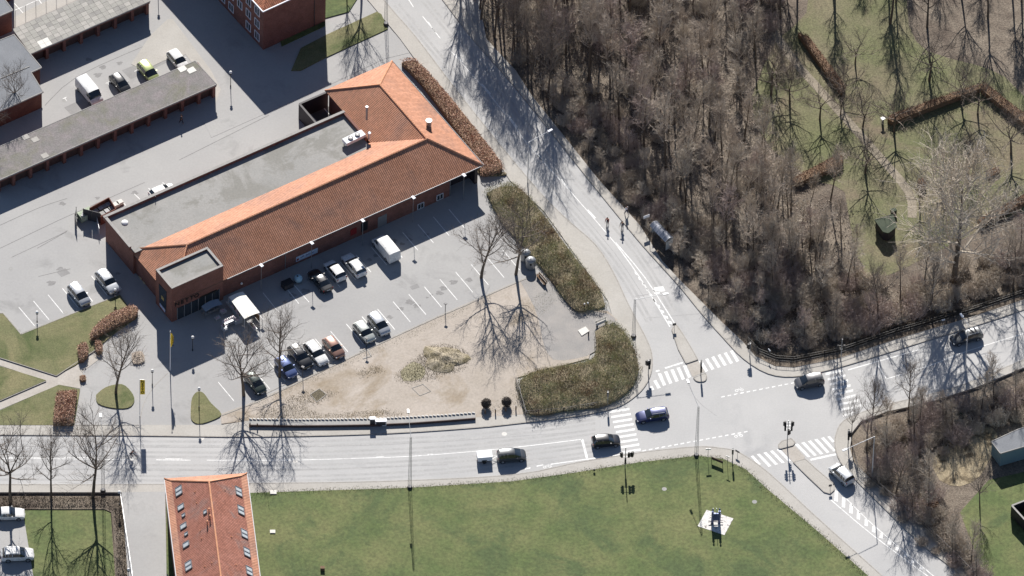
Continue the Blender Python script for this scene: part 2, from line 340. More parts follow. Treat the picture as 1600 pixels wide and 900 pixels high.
# painted markings: children of the road / car park
def marks(name, parent, quads, z, mat='paint_white', sub=None, subname='stripe'):
    # one part with a sub-part per stripe
    if sub:
        e = bpy.data.objects.new(name, None); col.objects.link(e); e.parent = parent; e['label'] = sub
        for q in quads:
            mb = MB(); mb.face(wl(q, z)); mb.build(subname, mat, e)
        return e
    mb = MB()
    for q in quads: mb.face(wl(q, z))
    return mb.build(name, mat, parent)
MZ = .018
def lerp(a, b, t): return (a[0]+(b[0]-a[0])*t, a[1]+(b[1]-a[1])*t)
def bar_q(a, b, h):      # stripe from a to b, px thickness h downwards
    return [(a[0], a[1]+h), (b[0], b[1]+h), (b[0], b[1]), (a[0], a[1])]
marks('crosswalk', ROAD, [bar_q((952.7+2.4*k, 642+7.9*k), (983.5+2.2*k, 637.3+7.9*k), 3.6) for k in range(10)], MZ, sub='zebra crossing over the main road')
q2 = []
for k in range(5):
    dx, dy = -9.8*k, 3.1*k; q2.append([(1075.3+dx, 590.7+dy), (1080+dx, 589+dy), (1072+dx, 570.7+dy), (1066.9+dx, 571.5+dy)])
q2 += [[(1027.6, 607.5), (1032.5, 605.7), (1025.5, 593.5), (1020.5, 595)], [(1018.5, 610), (1022.5, 609), (1019, 602.5), (1015.5, 604.5)]]
marks('crosswalk', ROAD, q2, MZ, sub='left half of the zebra crossing over the side street')
marks('crosswalk', ROAD, [[(1150.7-9.7*k, 565.7+3.15*k), (1155.2-9.7*k, 564+3.15*k), (1145-9.7*k, 547.1+3.15*k), (1140.4-9.7*k, 548.6+3.15*k)] for k in range(6)], MZ, sub='right half of the zebra crossing over the side street')
marks('crosswalk', ROAD, [bar_q((1313.7-3.4*j, 638.6-8*j), (1345-4*j, 631.5-7.8*j), 3.8) for j in range(8)]+[bar_q((1317.5, 648), (1334, 643), 3.6)], MZ, sub='zebra crossing over the east road')
q5 = [[(1185, 726.6), (1189.2, 725.4), (1177, 711.6), (1173, 713)]]
q5 += [[(1201+10.3*j, 729.4-2.7*j), (1205.6+10.3*j, 728.2-2.7*j), (1187+10.3*j, 708.8-2.6*j), (1182.5+10.3*j, 710-2.6*j)] for j in range(4)]
marks('crosswalk', ROAD, q5, MZ, sub='left half of the zebra crossing over the lower right street')
q6 = [[(1262+10*j, 714.8-2.3*j), (1266.5+10*j, 713.6-2.3*j), (1246.5+10.2*j, 693-2.5*j), (1241.6+10.2*j, 694.4-2.5*j)] for j in range(5)]
q6 += [[(1300.5, 691.5), (1304.6, 690), (1296.6, 681.2), (1292.5, 682.5)]]
marks('crosswalk', ROAD, q6, MZ, sub='right half of the zebra crossing over the lower right street')
def line(name, pts, wd, parent=ROAD, z=MZ, lab=None, mat='paint_white'):
    o = line_poly(pts, wd, z).build(name, mat, parent)
    if lab: o['label'] = lab
    return o
line('stop_line', [(1266, 718.5), (1309, 709.2)], .38)
line('stop_line', [(1039, 575.3), (1066.8, 566.5)], .3); line('stop_line', [(1024.8, 580.5), (1030.5, 578.6)], .3)
line('stop_line', [(909.5, 686), (917.3, 716)], .34)
line('edge_line', [(800, 699.5), (856, 693), (909.5, 686.3)], .15)
line('edge_line', [(860, 725.5), (910, 718.5), (970, 710.5)], .2); line('edge_line', [(820, 733), (829, 731)], .22); line('edge_line', [(838.5, 728.5), (849, 726.3)], .22)
line('centre_line', smooth_line([(0, 716), (100, 717), (210, 718.5)], 3), .12)
for a in [(12, 75), (100, 160)]: line('centre_line', [(a[0], 714.8), (a[1], 715.2)], .12)
line('centre_line', [(244, 718.5), (298, 719)], .15); line('centre_line', [(258, 716.8), (285, 717)], .13)
line('centre_line', smooth_line([(323, 719), (400, 719.3), (460, 719), (560, 716), (640, 713), (720, 707), (780, 701.5)], 3), .13)
for a in [(415, 500), (570, 600), (650, 676), (728, 755)]:
    f = lambda x: 719.3-((x-400)/380)**2*15.5-1.6
    line('centre_line', [(a[0]+18, f(a[0]+18)), (min(a[1], a[0]+48), f(min(a[1], a[0]+48)))], .13)
ctr = [(640, -4), (648, 12)]
line('centre_line', [(625, -22), (646, 11)], .14); line('centre_line', [(660, 25), (688, 60)], .14); line('centre_line', [(669, 34), (681, 52)], .14)
line('centre_line', smooth_line([(702, 77), (752, 133), (796, 186), (824, 225), (875, 281), (920, 332), (962, 381)], 3), .13)
for a, b in (((711, 84), (723, 98)), ((752, 131), (766, 147)), ((793, 180), (808, 199)), ((838, 240), (848, 251)), ((876, 280), (889, 295)), ((918, 328), (930, 341))):
    line('centre_line', [a, b], .3)
line('hatch_line', smooth_line([(962, 381), (1000, 434), (1047, 511)], 3), .16); line('hatch_line', smooth_line([(962, 379), (1008, 434), (1054.5, 506)], 3), .16)
rung = []
for k in range(10):
    t = .36+k*.068; a = (962+88*t+ (0 if t < 1 else 0), 380+ (500-380)*t); wv = .8+5.2*t
    y = 380+126*t; xl = 962+85*t-(0); rung.append([(xl-.3, y+2.6), (xl+wv, y+4.6), (xl+wv-1.0, y+.2), (xl-1.3, y-1.6)])
marks('hatch_marking', ROAD, rung, MZ, sub='white hatching running to the tip of the upper traffic island')
marks('arrow_marking', ROAD, [[(1020, 457), (1040, 455), (1036, 447), (1022, 449)], [(1023, 460), (1032, 458.5), (1030, 455), (1021, 456)]], MZ)
line('hatch_line', smooth_line([(1296, 779), (1361, 834), (1452, 902)], 3), .15); line('hatch_line', smooth_line([(1304, 760), (1364, 820), (1461, 902)], 3), .15)
rung = []
for (x, y), h in zip([(427, 400), (473, 440), (520, 480), (566, 522), (615, 565), (662, 608), (708, 648), (760, 690), (808, 730), (860, 772), (905, 810), (958, 850)], [66, 62, 56, 48, 42, 36, 30, 26, 20, 18, 16, 14]):
    X, Y, hh = 1200+x/4, 675+y/4, h/8; ww = 2.8
    rung.append([(X-ww-.4, Y+hh-.6), (X+ww-.6, Y+hh+1.0), (X+ww, Y-hh+.8), (X-ww+.4, Y-hh-.8)])
marks('hatch_marking', ROAD, rung, MZ, sub='white hatching below the lower traffic island')
line('edge_line', [(1325, 578), (1437, 546)], .2); line('edge_line', [(1372, 571), (1385, 592)], .2)
line('edge_line', smooth_line([(1385, 592), (1450, 572), (1510, 549), (1600, 521)], 3), .16)
marks('cycle_dots', ROAD, [bar_q((1127+9.9*k, 619.5-1.95*k), (1132.5+9.9*k, 618.3-1.95*k), 1.8) for k in range(12)], MZ)
marks('cycle_dots', ROAD, [bar_q((1004+9.9*k, 703.6-1.83*k), (1009.6+9.9*k, 702.4-1.83*k), 1.9) for k in range(17)], MZ)
def bike_mark(px, py, s=1.0):
    c = W(px, py, MZ); mb = MB(); th = .1
    def ring(cx, cy, r):
        for i in range(12):
            a, b = 2*math.pi*i/12, 2*math.pi*(i+1)/12
            mb.face([(c.x+cx+r*math.cos(a), c.y+cy+r*math.sin(a), MZ), (c.x+cx+r*math.cos(b), c.y+cy+r*math.sin(b), MZ), (c.x+cx+(r-th)*math.cos(b), c.y+cy+(r-th)*math.sin(b), MZ), (c.x+cx+(r-th)*math.cos(a), c.y+cy+(r-th)*math.sin(a), MZ)])
    def seg(x0, y0, x1, y1):
        d = Vector((x1-x0, y1-y0)).normalized(); q = Vector((-d.y, d.x))*th/2
        mb.face([(c.x+x0+q.x, c.y+y0+q.y, MZ+.002), (c.x+x0-q.x, c.y+y0-q.y, MZ+.002), (c.x+x1-q.x, c.y+y1-q.y, MZ+.002), (c.x+x1+q.x, c.y+y1+q.y, MZ+.002)])
    ring(-.36*s, -.15*s, .26*s); ring(.36*s, .0, .26*s)
    for a in ((-.36, -.15, -.12, .2), (-.12, .2, .26, .28), (.26, .28, .36, 0), (-.12, .2, .0, -.1), (0, -.1, .26, .28), (.26, .28, .2, .45)): seg(*[v*s for v in a])
    mb.build('bicycle_symbol', 'paint_white', ROAD)
bike_mark(1155, 609); bike_mark(1154, 680.5); bike_mark(855, 728.5)
def disc(name, px, py, r, z, mat, parent=None, label=None):
    c = W(px, py, z); mb = MB(); mb.face([(c.x+r*math.cos(t*.449), c.y+r*math.sin(t*.449), z) for t in range(14)])
    o = mb.build(name, mat, parent)
    if label: o['label'] = label
    return o
disc('manhole_cover', 788, 678, .38, .02, 'concrete_light', ROAD); disc('manhole_cover', 461, 720.5, .38, .02, 'concrete_light', ROAD)
disc('manhole_cover', 315, 685, .38, .02, 'concrete_light', ROAD)
for x, y in ((29, 517), (102, 488), (17, 420), (140, 365), (100, 157), (30, 150), (269, 42)): disc('manhole_cover', x, y, .34, .008, 'concrete', LOT)
BAYS = []
def bay(a, b): BAYS.append(line('bay_line', [a, b], .12, LOT, .008))
for k in range(7): bay((628.7+24.2*(3-k)+.0, 362.5-11.9*(3-k)), (653+24.4*(3-k), 391-11.4*(3-k)))
for k in range(4, 8): bay((628.7-24.3*k, 362.5+11.7*k), (653-24.3*k, 391+11.6*k))
bay((443, 445), (467, 474.5)); bay((411, 457.5), (435.5, 488)); bay((388, 470), (411, 499))
for k in range(-7, 11): 
    if k != -7: bay((541+24.4*k, 506-11.6*k), (568+24.4*k, 538-11.6*k))
bay((341, 597), (366, 627))
for k in range(7): bay((29.5+22.7*k, 480-9.8*k), (54+22.7*k, 509-9.5*k))
for k in range(4): bay((188+22*k, 312-9*k), (196.5+22.4*k, 321-9.4*k))
for x, y in ((487, 176), (508, 166)): line('bay_line', [(x-6, y-2), (x+12, y+19)], .14, LOT, .012)
bay((22, 5), (36, 20)); bay((57, -5), (67, 8))
for x, y in ((168, 129), (213, 110), (258, 90), (101, 153)):
    line('bay_line', [(x-3, y+1.5), (x+3, y-1.5)], .12, LOT, .008); line('bay_line', [(x, y), (x+3, y+4.5)], .12, LOT, .008)
# repair seams in the old asphalt
for pts in ([(0, 352), (60, 325), (105, 310)], [(0, 388), (90, 345), (160, 314), (226, 285)], [(18, 402), (95, 366), (105, 360)], [(58, 388), (104, 362)], [(280, 250), (350, 215), (420, 180)], [(110, 420), (60, 432)],
            [(70, 165), (120, 120), (230, 70), (262, 58)], [(150, 200), (200, 170)], [(345, 152), (420, 120)], [(480, 300), (520, 282)]):
    line('asphalt_seam', smooth_line(pts, 3), .09, LOT, .006, mat='asphalt_seam' if 'asphalt_seam' in MATS else M('asphalt_seam', (.2, .195, .19), fine=.3, fscale=4))
for pts in ([(0, 732), (400, 735), (700, 726)], [(0, 697), (300, 699), (600, 695), (900, 675)], [(880, 300), (960, 395), (1010, 470)], [(1060, 560), (1085, 620), (1120, 650)], [(1010, 497), (1095, 490)], [(992, 463), (1013, 460)]):
    line('asphalt_seam', smooth_line(pts, 3), .07, ROAD, .0165, mat=M('road_seam', (.33, .325, .32), fine=.3, fscale=4))
rnd = random.Random(5); M('oil_stain', (.22, .215, .21), (.27, .265, .26), scale=2, fine=.2)
for k in range(46):
    if k < 18: x, y = 560+24.4*(k % 11)*.9+rnd.uniform(-8, 8), 515-11.6*(k % 11)*.9+rnd.uniform(-3, 6)
    elif k < 32: x, y = 440+17*(k-18)+rnd.uniform(-6, 6), 455-8*(k-18)+rnd.uniform(0, 18)
    else: x, y = rnd.choice([(60+rnd.uniform(0, 130), 480-rnd.uniform(20, 60)), (rnd.uniform(120, 260), rnd.uniform(90, 120)), (rnd.uniform(10, 300), 330-rnd.uniform(0, 40))])
    c = W(x, y, .004); n_ = 11; ph = rnd.uniform(0, 6); rr = rnd.uniform(.15, .5); mb = MB()
    mb.face([(c.x+rr*1.3*(1+.35*math.sin(3*i+ph))*math.cos(i*6.283/n_), c.y+rr*(1+.35*math.sin(2*i+ph))*math.sin(i*6.283/n_), .0035+.0001*(k % 9)) for i in range(n_)]); mb.build('oil_stain', 'oil_stain', LOT)
M('wheel_track', (.365, .362, .355), (.42, .415, .405), scale=.5, fine=.12, fscale=3)
for off in (-29, -22, -12, -5, 8, 15, 25, 32):
    pts = [(x, y+off*(.93 if x > 700 else 1)) for x, y in ((-100, 717), (100, 717.5), (300, 719), (460, 719), (600, 714.5), (720, 707), (850, 693), (930, 682))]
    line('wheel_track', smooth_line(pts, 4), .42, ROAD, .0140, mat='wheel_track')
for off in (-24, -17, 14, 21):
    pts = [(x+off, y-off*.35) for x, y in ((640, 0), (703, 77), (752, 133), (824, 225), (875, 281), (920, 332), (962, 381), (1000, 434), (1035, 495))]
    line('wheel_track', smooth_line(pts, 4), .4, ROAD, .0140, mat='wheel_track')
# darker patches of newer asphalt
M('asphalt_patch', (.25, .245, .24), (.29, .285, .28), scale=.5, fine=.1)
for q in ([(190, 110), (250, 85), (262, 97), (204, 124)], [(100, 168), (128, 155), (150, 175), (122, 190)], [(88, 425), (102, 419), (110, 427), (96, 433)], [(640, 448), (652, 443), (656, 449), (644, 453)]):
    mb = MB(); mb.face(wl(q[::-1], .005)); mb.build('asphalt_patch', 'asphalt_patch', LOT)

# traffic islands
def island(name, pts, label, z=.13):
    o = slab(name, pts, -.2, z, 'pavement', label=label)
    P = wl(pts, z)
    mb = MB()
    for i in range(len(P)): mb.bar(P[i], P[(i+1) % len(P)], .14, -.1, z+.012)
    k = mb.build('kerb', 'kerb', o); return o
island('traffic_island', smooth_line([(1050, 515), (1054, 508), (1058, 509), (1075, 535), (1090, 561.5)], 2)+[(1072, 567.5), (1060, 545), (1050, 515)][:-1], 'long wedge of kerbed island splitting the side street')
slab('island_refuge', [(1072.5, 569), (1090.5, 563), (1101, 581), (1082, 589)], -.2, .03, 'path_slabs', label='flush refuge between the halves of the upper zebra crossing')
island('traffic_island', smooth_line([(1084, 590), (1088, 594.5), (1095, 596), (1102, 594), (1104, 588)], 3)+[(1102, 583), (1083, 589.5)][:-1], 'rounded island tip below the upper zebra crossing')
island('traffic_island', [(1217, 700), (1216.5, 695), (1222, 689), (1236, 685), (1242, 691), (1239, 695.5), (1220, 700.5)], 'small kerbed island tip above the lower zebra crossing')
slab('island_refuge', [(1221, 702), (1241, 696), (1258, 714), (1256, 718), (1239, 722)], -.2, .03, 'path_slabs', label='flush refuge between the halves of the lower zebra crossing')
island('traffic_island', [(1240, 722), (1258, 717), (1279, 736), (1303, 756), (1303.5, 765), (1297, 771), (1288, 768.5), (1262, 744)], 'long sandy island splitting the lower right street')
# kerbs along the roads
def kerb(pts, label, z=KH+.01, wd=.16):
    P = wl(pts, z); mb = MB()
    for i in range(len(P)-1): mb.bar(P[i], P[i+1], wd, -.1, z)
    struct(mb.build('kerb', 'kerb'), label)
kerb(sm(left_kerb), 'kerb of the far pavement'); kerb(sm(near_kerb), 'kerb of the near pavement'); kerb(sm(right_kerb), 'kerb round the right corner'); kerb(sm(far_kerb), 'kerb below the wood')
kerb([(346, 649), (400, 628.5), (470, 595.5), (540, 562), (610, 529), (675, 499), (730, 475.5), (782, 452), (843, 426)], 'kerb between car park and bare soil', .15, .18)
kerb([(-60, 489), (5, 489), (33, 522), (187, 460)], 'kerb of the left lawn', .16, .14)
kerb([(395, 617), (400, 622), (540, 556)], 'second kerb line under the parked cars', .03, .1)
kerb([(0, 559), (88, 587), (150, 546)], 'edging of the path by the left lawn', .16, .1); kerb([(0, 626), (72, 595)], 'edging of the small triangular lawn', .16, .1)
kerb([(116, 664), (217, 664)], 'edging beside the entrance forecourt', .14, .1)
kerb(smooth_line([(218, 660), (225, 630), (240, 605), (262, 583)], 3), 'curved joint in the forecourt paving', .012, .08)
#PART3

# ------------------------------------------------------------ SUPERMARKET
E1 = W(755, 258, 3.93); E1.z = 0
a_far = W(268, 474, 3.93); a_far.z = 0
UD = (a_far-E1).normalized(); VD = Vector((-UD.y, UD.x, 0))     # a runs left along the front eave, b towards the camera
if VD.y > 0: VD = -VD
def B(a, b, z): return E1+UD*a+VD*b+Vector((0, 0, z))
def Bxy(a, b): p = B(a, b, 0); return (p.x, p.y)
def onface(px, py, p, n):                 # pixel on a vertical wall plane
    return WP(px, py, p, n)
shop = thing('supermarket', 'long red brick supermarket with orange tiled hip roof, grey flat roof and square entrance tower', 'supermarket', (0, 0, 0))
mb = MB()
mb.prism([Bxy(*p) for p in ((5.2, -.5), (51.5, -.5), (51.5, -11), (12.2, -11), (11, -11.5), (11, -24), (.6, -24), (.6, -2.2), (5.2, -2.2))], -.2, 3.78)
mb.prism([Bxy(*p) for p in ((12.0, -10.9), (51.9, -10.9), (51.9, -18.5), (12.0, -18.5))], -.2, 4.45)
mb.build('wall', 'brick', shop)
mb = MB(); mb.prism([Bxy(*p) for p in ((12.15, -10.6), (51.8, -10.6), (51.8, -18.4), (12.15, -18.4))], 4.45, 4.6); mb.build('flat_roof', 'felt', shop)
mb = MB()
for p, q in (((11.95, -18.5), (52.15, -18.5)), ((52.0, -18.7), (52.0, -11.6)), ((12.0, -18.7), (12.0, -12.4))):
    mb.bar(Bxy(*p), Bxy(*q), .34, 4.4, 5.1)
mb.build('parapet', 'brick', shop)
mb = MB()
for p, q in (((11.85, -18.5), (52.25, -18.5)), ((52.0, -18.2), (52.0, -11.5))):
    mb.bar(Bxy(*p), Bxy(*q), .44, 5.1, 5.16)
mb.build('parapet_coping', 'coping', shop)
ZE, ZR = 3.93, 7.05
e1, e2, e3 = (0, 0, ZE), (0, -24.5, ZE), (11.4, -24.5, ZE); V_ = (11.4, -12.2, ZE); L1, L2 = (51.8, 0, ZE), (51.8, -12.2, ZE)
r1, r2, r3 = (5.7, -18.8, ZR), (5.7, -6.1, ZR), (45.9, -6.1, ZR)
def roof_face(name, pts, mat='tiles', lab=None):
    P = [B(*p) for p in pts]; mb = MB(); n = (P[1]-P[0]).cross(P[2]-P[0])
    if n.z < 0: P = P[::-1]
    mb.face(P); o = mb.build(name, mat, shop)
    if lab: o['label'] = lab
    return o
roof_face('roof_slope', (e2, e1, r2, r1), lab='lit slope towards the street'); roof_face('roof_slope', (e2, r1, e3), lab='lit hip end of the wing')
roof_face('roof_slope', (e3, r1, r2, V_), lab='shaded slope of the wing above the flat roof'); roof_face('roof_slope', (V_, r2, r3, L2), lab='narrow lit slope along the flat roof')
roof_face('roof_slope', (L2, r3, L1), lab='hip end above the left wall'); roof_face('roof_slope', (e1, L1, r3, r2), lab='big dark slope above the car park')
mb = MB(); mb.prism([Bxy(*p[:2]) for p in (e1, L1, L2, V_, e3, e2)], 3.76, 3.915); mb.build('eave_board', 'door_dark', shop)
mb = MB()
for p, q in ((r1, r2), (r2, r3), (e1, r2), (e2, r1), (e3, r1), (r3, L1), (r3, L2)):
    P, Q = B(*p), B(*q); nseg = max(1, int((Q-P).length/.4)); 
    for i in range(nseg): mb.tube(P.lerp(Q, i/nseg), P.lerp(Q, (i+1.04)/nseg), .12, .14, 5, cap=False)
mb.build('ridge_tile', 'ridge', shop)
mb = MB(); mb.tube(B(.1, .08, 3.9), B(43, .08, 3.9), .075, n=6); mb.tube(B(-.08, 0, 3.9), B(-.08, -24.5, 3.9), .075, n=6)
for a in (5.3, 20, 33): mb.tube(B(a, -.42, 0), B(a, -.42, 3.8), .05)
mb.build('gutter', 'metal_grey', shop)
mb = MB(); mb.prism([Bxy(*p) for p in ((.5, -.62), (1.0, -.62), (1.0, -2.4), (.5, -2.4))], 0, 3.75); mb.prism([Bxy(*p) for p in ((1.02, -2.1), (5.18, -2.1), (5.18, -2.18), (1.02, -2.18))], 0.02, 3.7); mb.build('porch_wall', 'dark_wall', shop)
# windows, doors and signs on the long front wall, placed on its plane
FP, FN = B(20, -.5, 0), VD
def Ffront(px, py):
    p = onface(px, py, FP, FN); d = p-B(0, -.5, 0); return d.dot(UD), p.z
def front_box(name, pxy, wd, ht, mat, dep=.06, parent=None, z=None, bb=-.5, frame=None):
    a, zz = Ffront(*pxy); zz = z if z is not None else zz
    mb = MB(); mb.prism([Bxy(a-wd/2, bb), Bxy(a+wd/2, bb), Bxy(a+wd/2, bb+dep), Bxy(a-wd/2, bb+dep)], zz, zz+ht, bottom=True)
    o = mb.build(name, mat, parent or shop)
    if frame:
        f = MB()
        for (x0, x1, z0, z1) in ((a-wd/2-.08, a+wd/2+.08, zz-.08, zz), (a-wd/2-.08, a+wd/2+.08, zz+ht, zz+ht+.08), (a-wd/2-.08, a-wd/2, zz, zz+ht), (a+wd/2, a+wd/2+.08, zz, zz+ht), (a-.03, a+.03, zz, zz+ht)):
            f.prism([Bxy(x0, bb), Bxy(x1, bb), Bxy(x1, bb+dep+.03), Bxy(x0, bb+dep+.03)], z0, z1, bottom=True)
        f.build('window_frame', frame, o)
    return o
front_box('window', (657, 325), .95, .95, 'glass', frame='white_frame'); front_box('window', (687, 311), .95, .95, 'glass', frame='white_frame')
front_box('door', (597, 355), 1.5, 2.1, 'metal_grey', z=.05, dep=.05); front_box('shutter', (569, 364), 1.1, 1.7, 'black', z=.7, dep=.05)
front_box('notice_board', (552, 372), 1.0, 1.2, 'red_box', z=.9, dep=.08)
# pale banner high on the wall
bn = thing('wall_banner', 'pale blue grey banner hung high on the long brick front wall', 'banner', B(Ffront(480, 402)[0], -.42, 0))
for o_ in (bn,): o_.location = (0, 0, 0)
a0, z0 = Ffront(462.3, 409); a1, z1 = Ffront(496, 394)
zb = (z0+z1)/2
mb = MB(); mb.prism([Bxy(a0, -.49), Bxy(a1, -.49), Bxy(a1, -.43), Bxy(a0, -.43)], zb, zb+.95, bottom=True); mb.build('banner_cloth', 'banner_blue', bn)
mb = MB()
for i in range(16):
    aa = a0+(a1-a0)*(.2+.62*i/16); 
    if i in (5, 11): continue
    mb = MB(); mb.prism([Bxy(aa, -.43), Bxy(aa-.12, -.43), Bxy(aa-.12, -.424), Bxy(aa, -.424)], zb+.42, zb+.42+random.choice((.16, .22, .3)))
    mb.build('banner_print', M('print_blue', (.12, .15, .3), fine=0), bn)
mb = MB(); mb.prism([Bxy(a0-.1, -.43), Bxy(a0-.45, -.43), Bxy(a0-.45, -.424), Bxy(a0-.1, -.424)], zb+.15, zb+.55); mb.build('banner_emblem', 'red_box', bn)
# left wall: two pale windows
LPn = UD
def left_quad(name, pts, mat, aoff, dep=.05, parent=None):
    P = [onface(x, y, B(aoff, 0, 0), LPn) for x, y in pts]; mb = MB(); mb.face(P); mb.face([p+UD*dep for p in P])
    for i in range(4): mb.face([P[i], P[(i+1) % 4], P[(i+1) % 4]+UD*dep, P[i]+UD*dep])
    return mb.build(name, mat, parent or shop)
M('win_pale', (.42, .36, .22), (.5, .42, .25), scale=2, rough=.3, fine=.05)
left_quad('window', [(216.5, 431), (221, 434.5), (221.5, 441), (217, 438)], 'win_pale', 51.52); left_quad('window', [(222.5, 438.5), (227, 442.5), (227.5, 449), (223, 445)], 'win_pale', 51.52)
# tower
tw = MB(); TZ = 6.95
def px2ab(px, py, z): p = W(px, py, z)-E1; return p.dot(UD), p.dot(VD)
tA = px2ab(267.8, 451, TZ); tB = px2ab(349, 415, TZ); tC = px2ab(244, 421, TZ)
ta1, tb1 = tA; ta0 = tB[0]; tb0 = tC[1]; tb1 = (tA[1]+tB[1])/2; ta1 = (tA[0]+tC[0])/2
print('TOWER', tA, tB, tC)
tw.prism([Bxy(*p) for p in ((ta0, tb0), (ta1, tb0), (ta1, tb1), (ta0, tb1))], -.2, TZ-.45, top=False)
tw.build('tower_wall', 'brick', shop)
mb = MB(); mb.prism([Bxy(*p) for p in ((ta0+.2, tb0+.2), (ta1-.2, tb0+.2), (ta1-.2, tb1-.2), (ta0+.2, tb1-.2))], TZ-.6, TZ-.35); mb.build('tower_roof', 'felt', shop)
mb = MB(); par = MB()
for p, q in (((ta0, tb0+.15), (ta1, tb0+.15)), ((ta0, tb1-.15), (ta1, tb1-.15)), ((ta0+.15, tb0+.3), (ta0+.15, tb1-.3)), ((ta1-.15, tb0+.3), (ta1-.15, tb1-.3))):
    par.bar(Bxy(*p), Bxy(*q), .3, TZ-.45, TZ-.06); mb.bar(Bxy(*p), Bxy(*q), .36, TZ-.06, TZ)
par.build('tower_parapet', 'brick', shop); mb.build('tower_coping', 'coping', shop)
# tower front: letters, lintel, glazing
def tfront(px, py):
    p = onface(px, py, B(0, tb1, 0), VD)-B(0, tb1, 0); return p.dot(UD), p.z
def txt(body, size, mat, name='lettering', parent=None, depth=.04):
    c = bpy.data.curves.new(name, 'FONT'); c.body = body; c.size = size; c.extrude = depth; c.align_x = 'CENTER'; c.align_y = 'CENTER'; c.offset = size*.02
    t = bpy.data.objects.new(name, c); col.objects.link(t)
    dg = bpy.context.evaluated_depsgraph_get(); me = bpy.data.meshes.new_from_object(t.evaluated_get(dg)); bpy.data.objects.remove(t)
    me.materials.clear(); me.materials.append(MATS[mat]); o = bpy.data.objects.new(name, me); col.objects.link(o)
    if parent: o.parent = parent
    return o
aL, zL = tfront(274, 474); aR, zR = tfront(310, 463); a_c = (aL+aR)/2; z_c = (zL+zR)/2
sg = thing('shop_sign', 'dark letters reading NETTO on the front of the entrance tower', 'sign', B(a_c, tb1+.03, z_c)); 
wv = abs(aL-aR)
for ch, t in zip('NETTO', (-.42, -.21, 0, .21, .42)):
    l = txt(ch, 1.0, 'ink', 'letter', sg); l.location = (t*wv*1.0, 0, 0); l.rotation_euler = (math.pi/2, 0, 0); l.scale = (1.05, 1, 1)
xd = -UD; sg.rotation_euler = (0, 0, math.atan2(xd.y, xd.x))
def tbox(name, a0, a1, z0, z1, mat, dep=.06):
    mb = MB(); mb.prism([Bxy(a0, tb1), Bxy(a1, tb1), Bxy(a1, tb1+dep), Bxy(a0, tb1+dep)], z0, z1, bottom=True); return mb.build(name, mat, shop)
aL2, zL2 = tfront(312, 466); aR2, zR2 = tfront(338.5, 454.5)
tbox('lintel', aL2, aR2, (zL2+zR2)/2, (zL2+zR2)/2+.3, 'ink', .1)
tbox('window', aL2, aR2, (zL2+zR2)/2-1.1, (zL2+zR2)/2-.1, 'skyglass', .04)
tbox('shop_entrance', ta1-.9, ta0+.7, .05, 2.4, 'glass', .05)
for i in range(7):
    aa = ta1-.9-(ta1-ta0-1.6)*i/6; tbox('door_frame', aa-.05, aa+.05, .03, 2.5, 'metal_grey', .1)
P4 = [(248.5, 443), (260.5, 456), (259.5, 489), (249.5, 474)]
left_quad('window', P4, 'glass', ta1+.01)
left_quad('poster', [(249.5, 473), (258, 484), (258, 488.5), (249.5, 477)], M('poster_blue', (.25, .35, .6), (.7, .7, .75), scale=4, fine=0), ta1+.07, .01)
left_quad('poster', [(252, 461), (256, 466), (256, 471), (252, 466)], M('poster_yellow', (.5, .4, .12), (.12, .1, .1), scale=5, fine=0), ta1+.07, .01)
# roof gear
ac = thing('rooftop_cooler', 'white cooling unit with two fans on the grey flat roof', 'air conditioner', (0, 0, 0))
p0 = W(536, 222, 5.5); p1 = W(567, 207, 5.5); d = (p1-p0).normalized(); ang = math.atan2(d.y, d.x)
cc = W(553, 221, 4.6); ac.location = (cc.x, cc.y, 4.6); ac.rotation_euler = (0, 0, ang)
mb = MB(); mb.box((0, 0, .45), (3.3, 1.15, .55)); mb.build('casing', 'white_frame', ac)
for s in (-.6, .6):
    mb = MB(); mb.tube((s, 0, 1.0), (s, 0, 1.16), .38, n=14); f = mb.build('fan', 'metal_dark', ac)
    m2 = MB(); m2.tube((s, 0, 1.16), (s, 0, 1.2), .12, n=8); m2.build('hub', 'metal_light', f)
for x in (-1.4, 1.4):
    for y in (-.45, .45):
        mb = MB(); mb.box((x, y, 0), (.1, .1, .45)); mb.build('leg', 'metal_grey', ac)
def chim(px, py, z, r, h, mat, label, cap=None, n=10):
    c = W(px, py, z); t = thing('roof_vent', label, 'vent', (c.x, c.y, z-.35))
    mb = MB(); mb.tube((0, 0, 0), (0, 0, h+.35), r, n=n); mb.build('pipe', mat, t)
    mb = MB(); mb.tube((0, 0, h+.35), (0, 0, h+.43), r*1.25, n=n); mb.build('cap', cap or mat, t)
chim(573, 184, 5.9, .16, 2.2, 'metal_grey', 'slim grey flue pipe on the shaded slope of the wing roof', 'metal_light')
chim(670, 197, 5.9, .38, 1.1, 'metal_grey', 'stout grey round vent on the lit slope towards the street')
chim(577, 214, 5.0, .2, .8, 'metal_light', 'short white capped vent beside the rooftop cooler', 'white_frame')
c = W(195, 348, 4.6); dm = MB(); dm.ball((0, 0, 0), .55, 12, 6, z0=0, sz=.5); o = dm.build('roof_dome', 'globe', None, True); o.location = (c.x, c.y, 4.6); tag(o, 'small white dome rooflight on the flat roof near its left end', 'rooflight')
c = W(243, 312, 4.6); mb = MB(); mb.tube((0, 0, 0), (0, 0, .7), .05); o = mb.build('roof_pipe', 'metal_dark'); o.location = (c.x, c.y, 4.6); tag(o, 'thin dark pipe at the back of the flat roof', 'pipe')
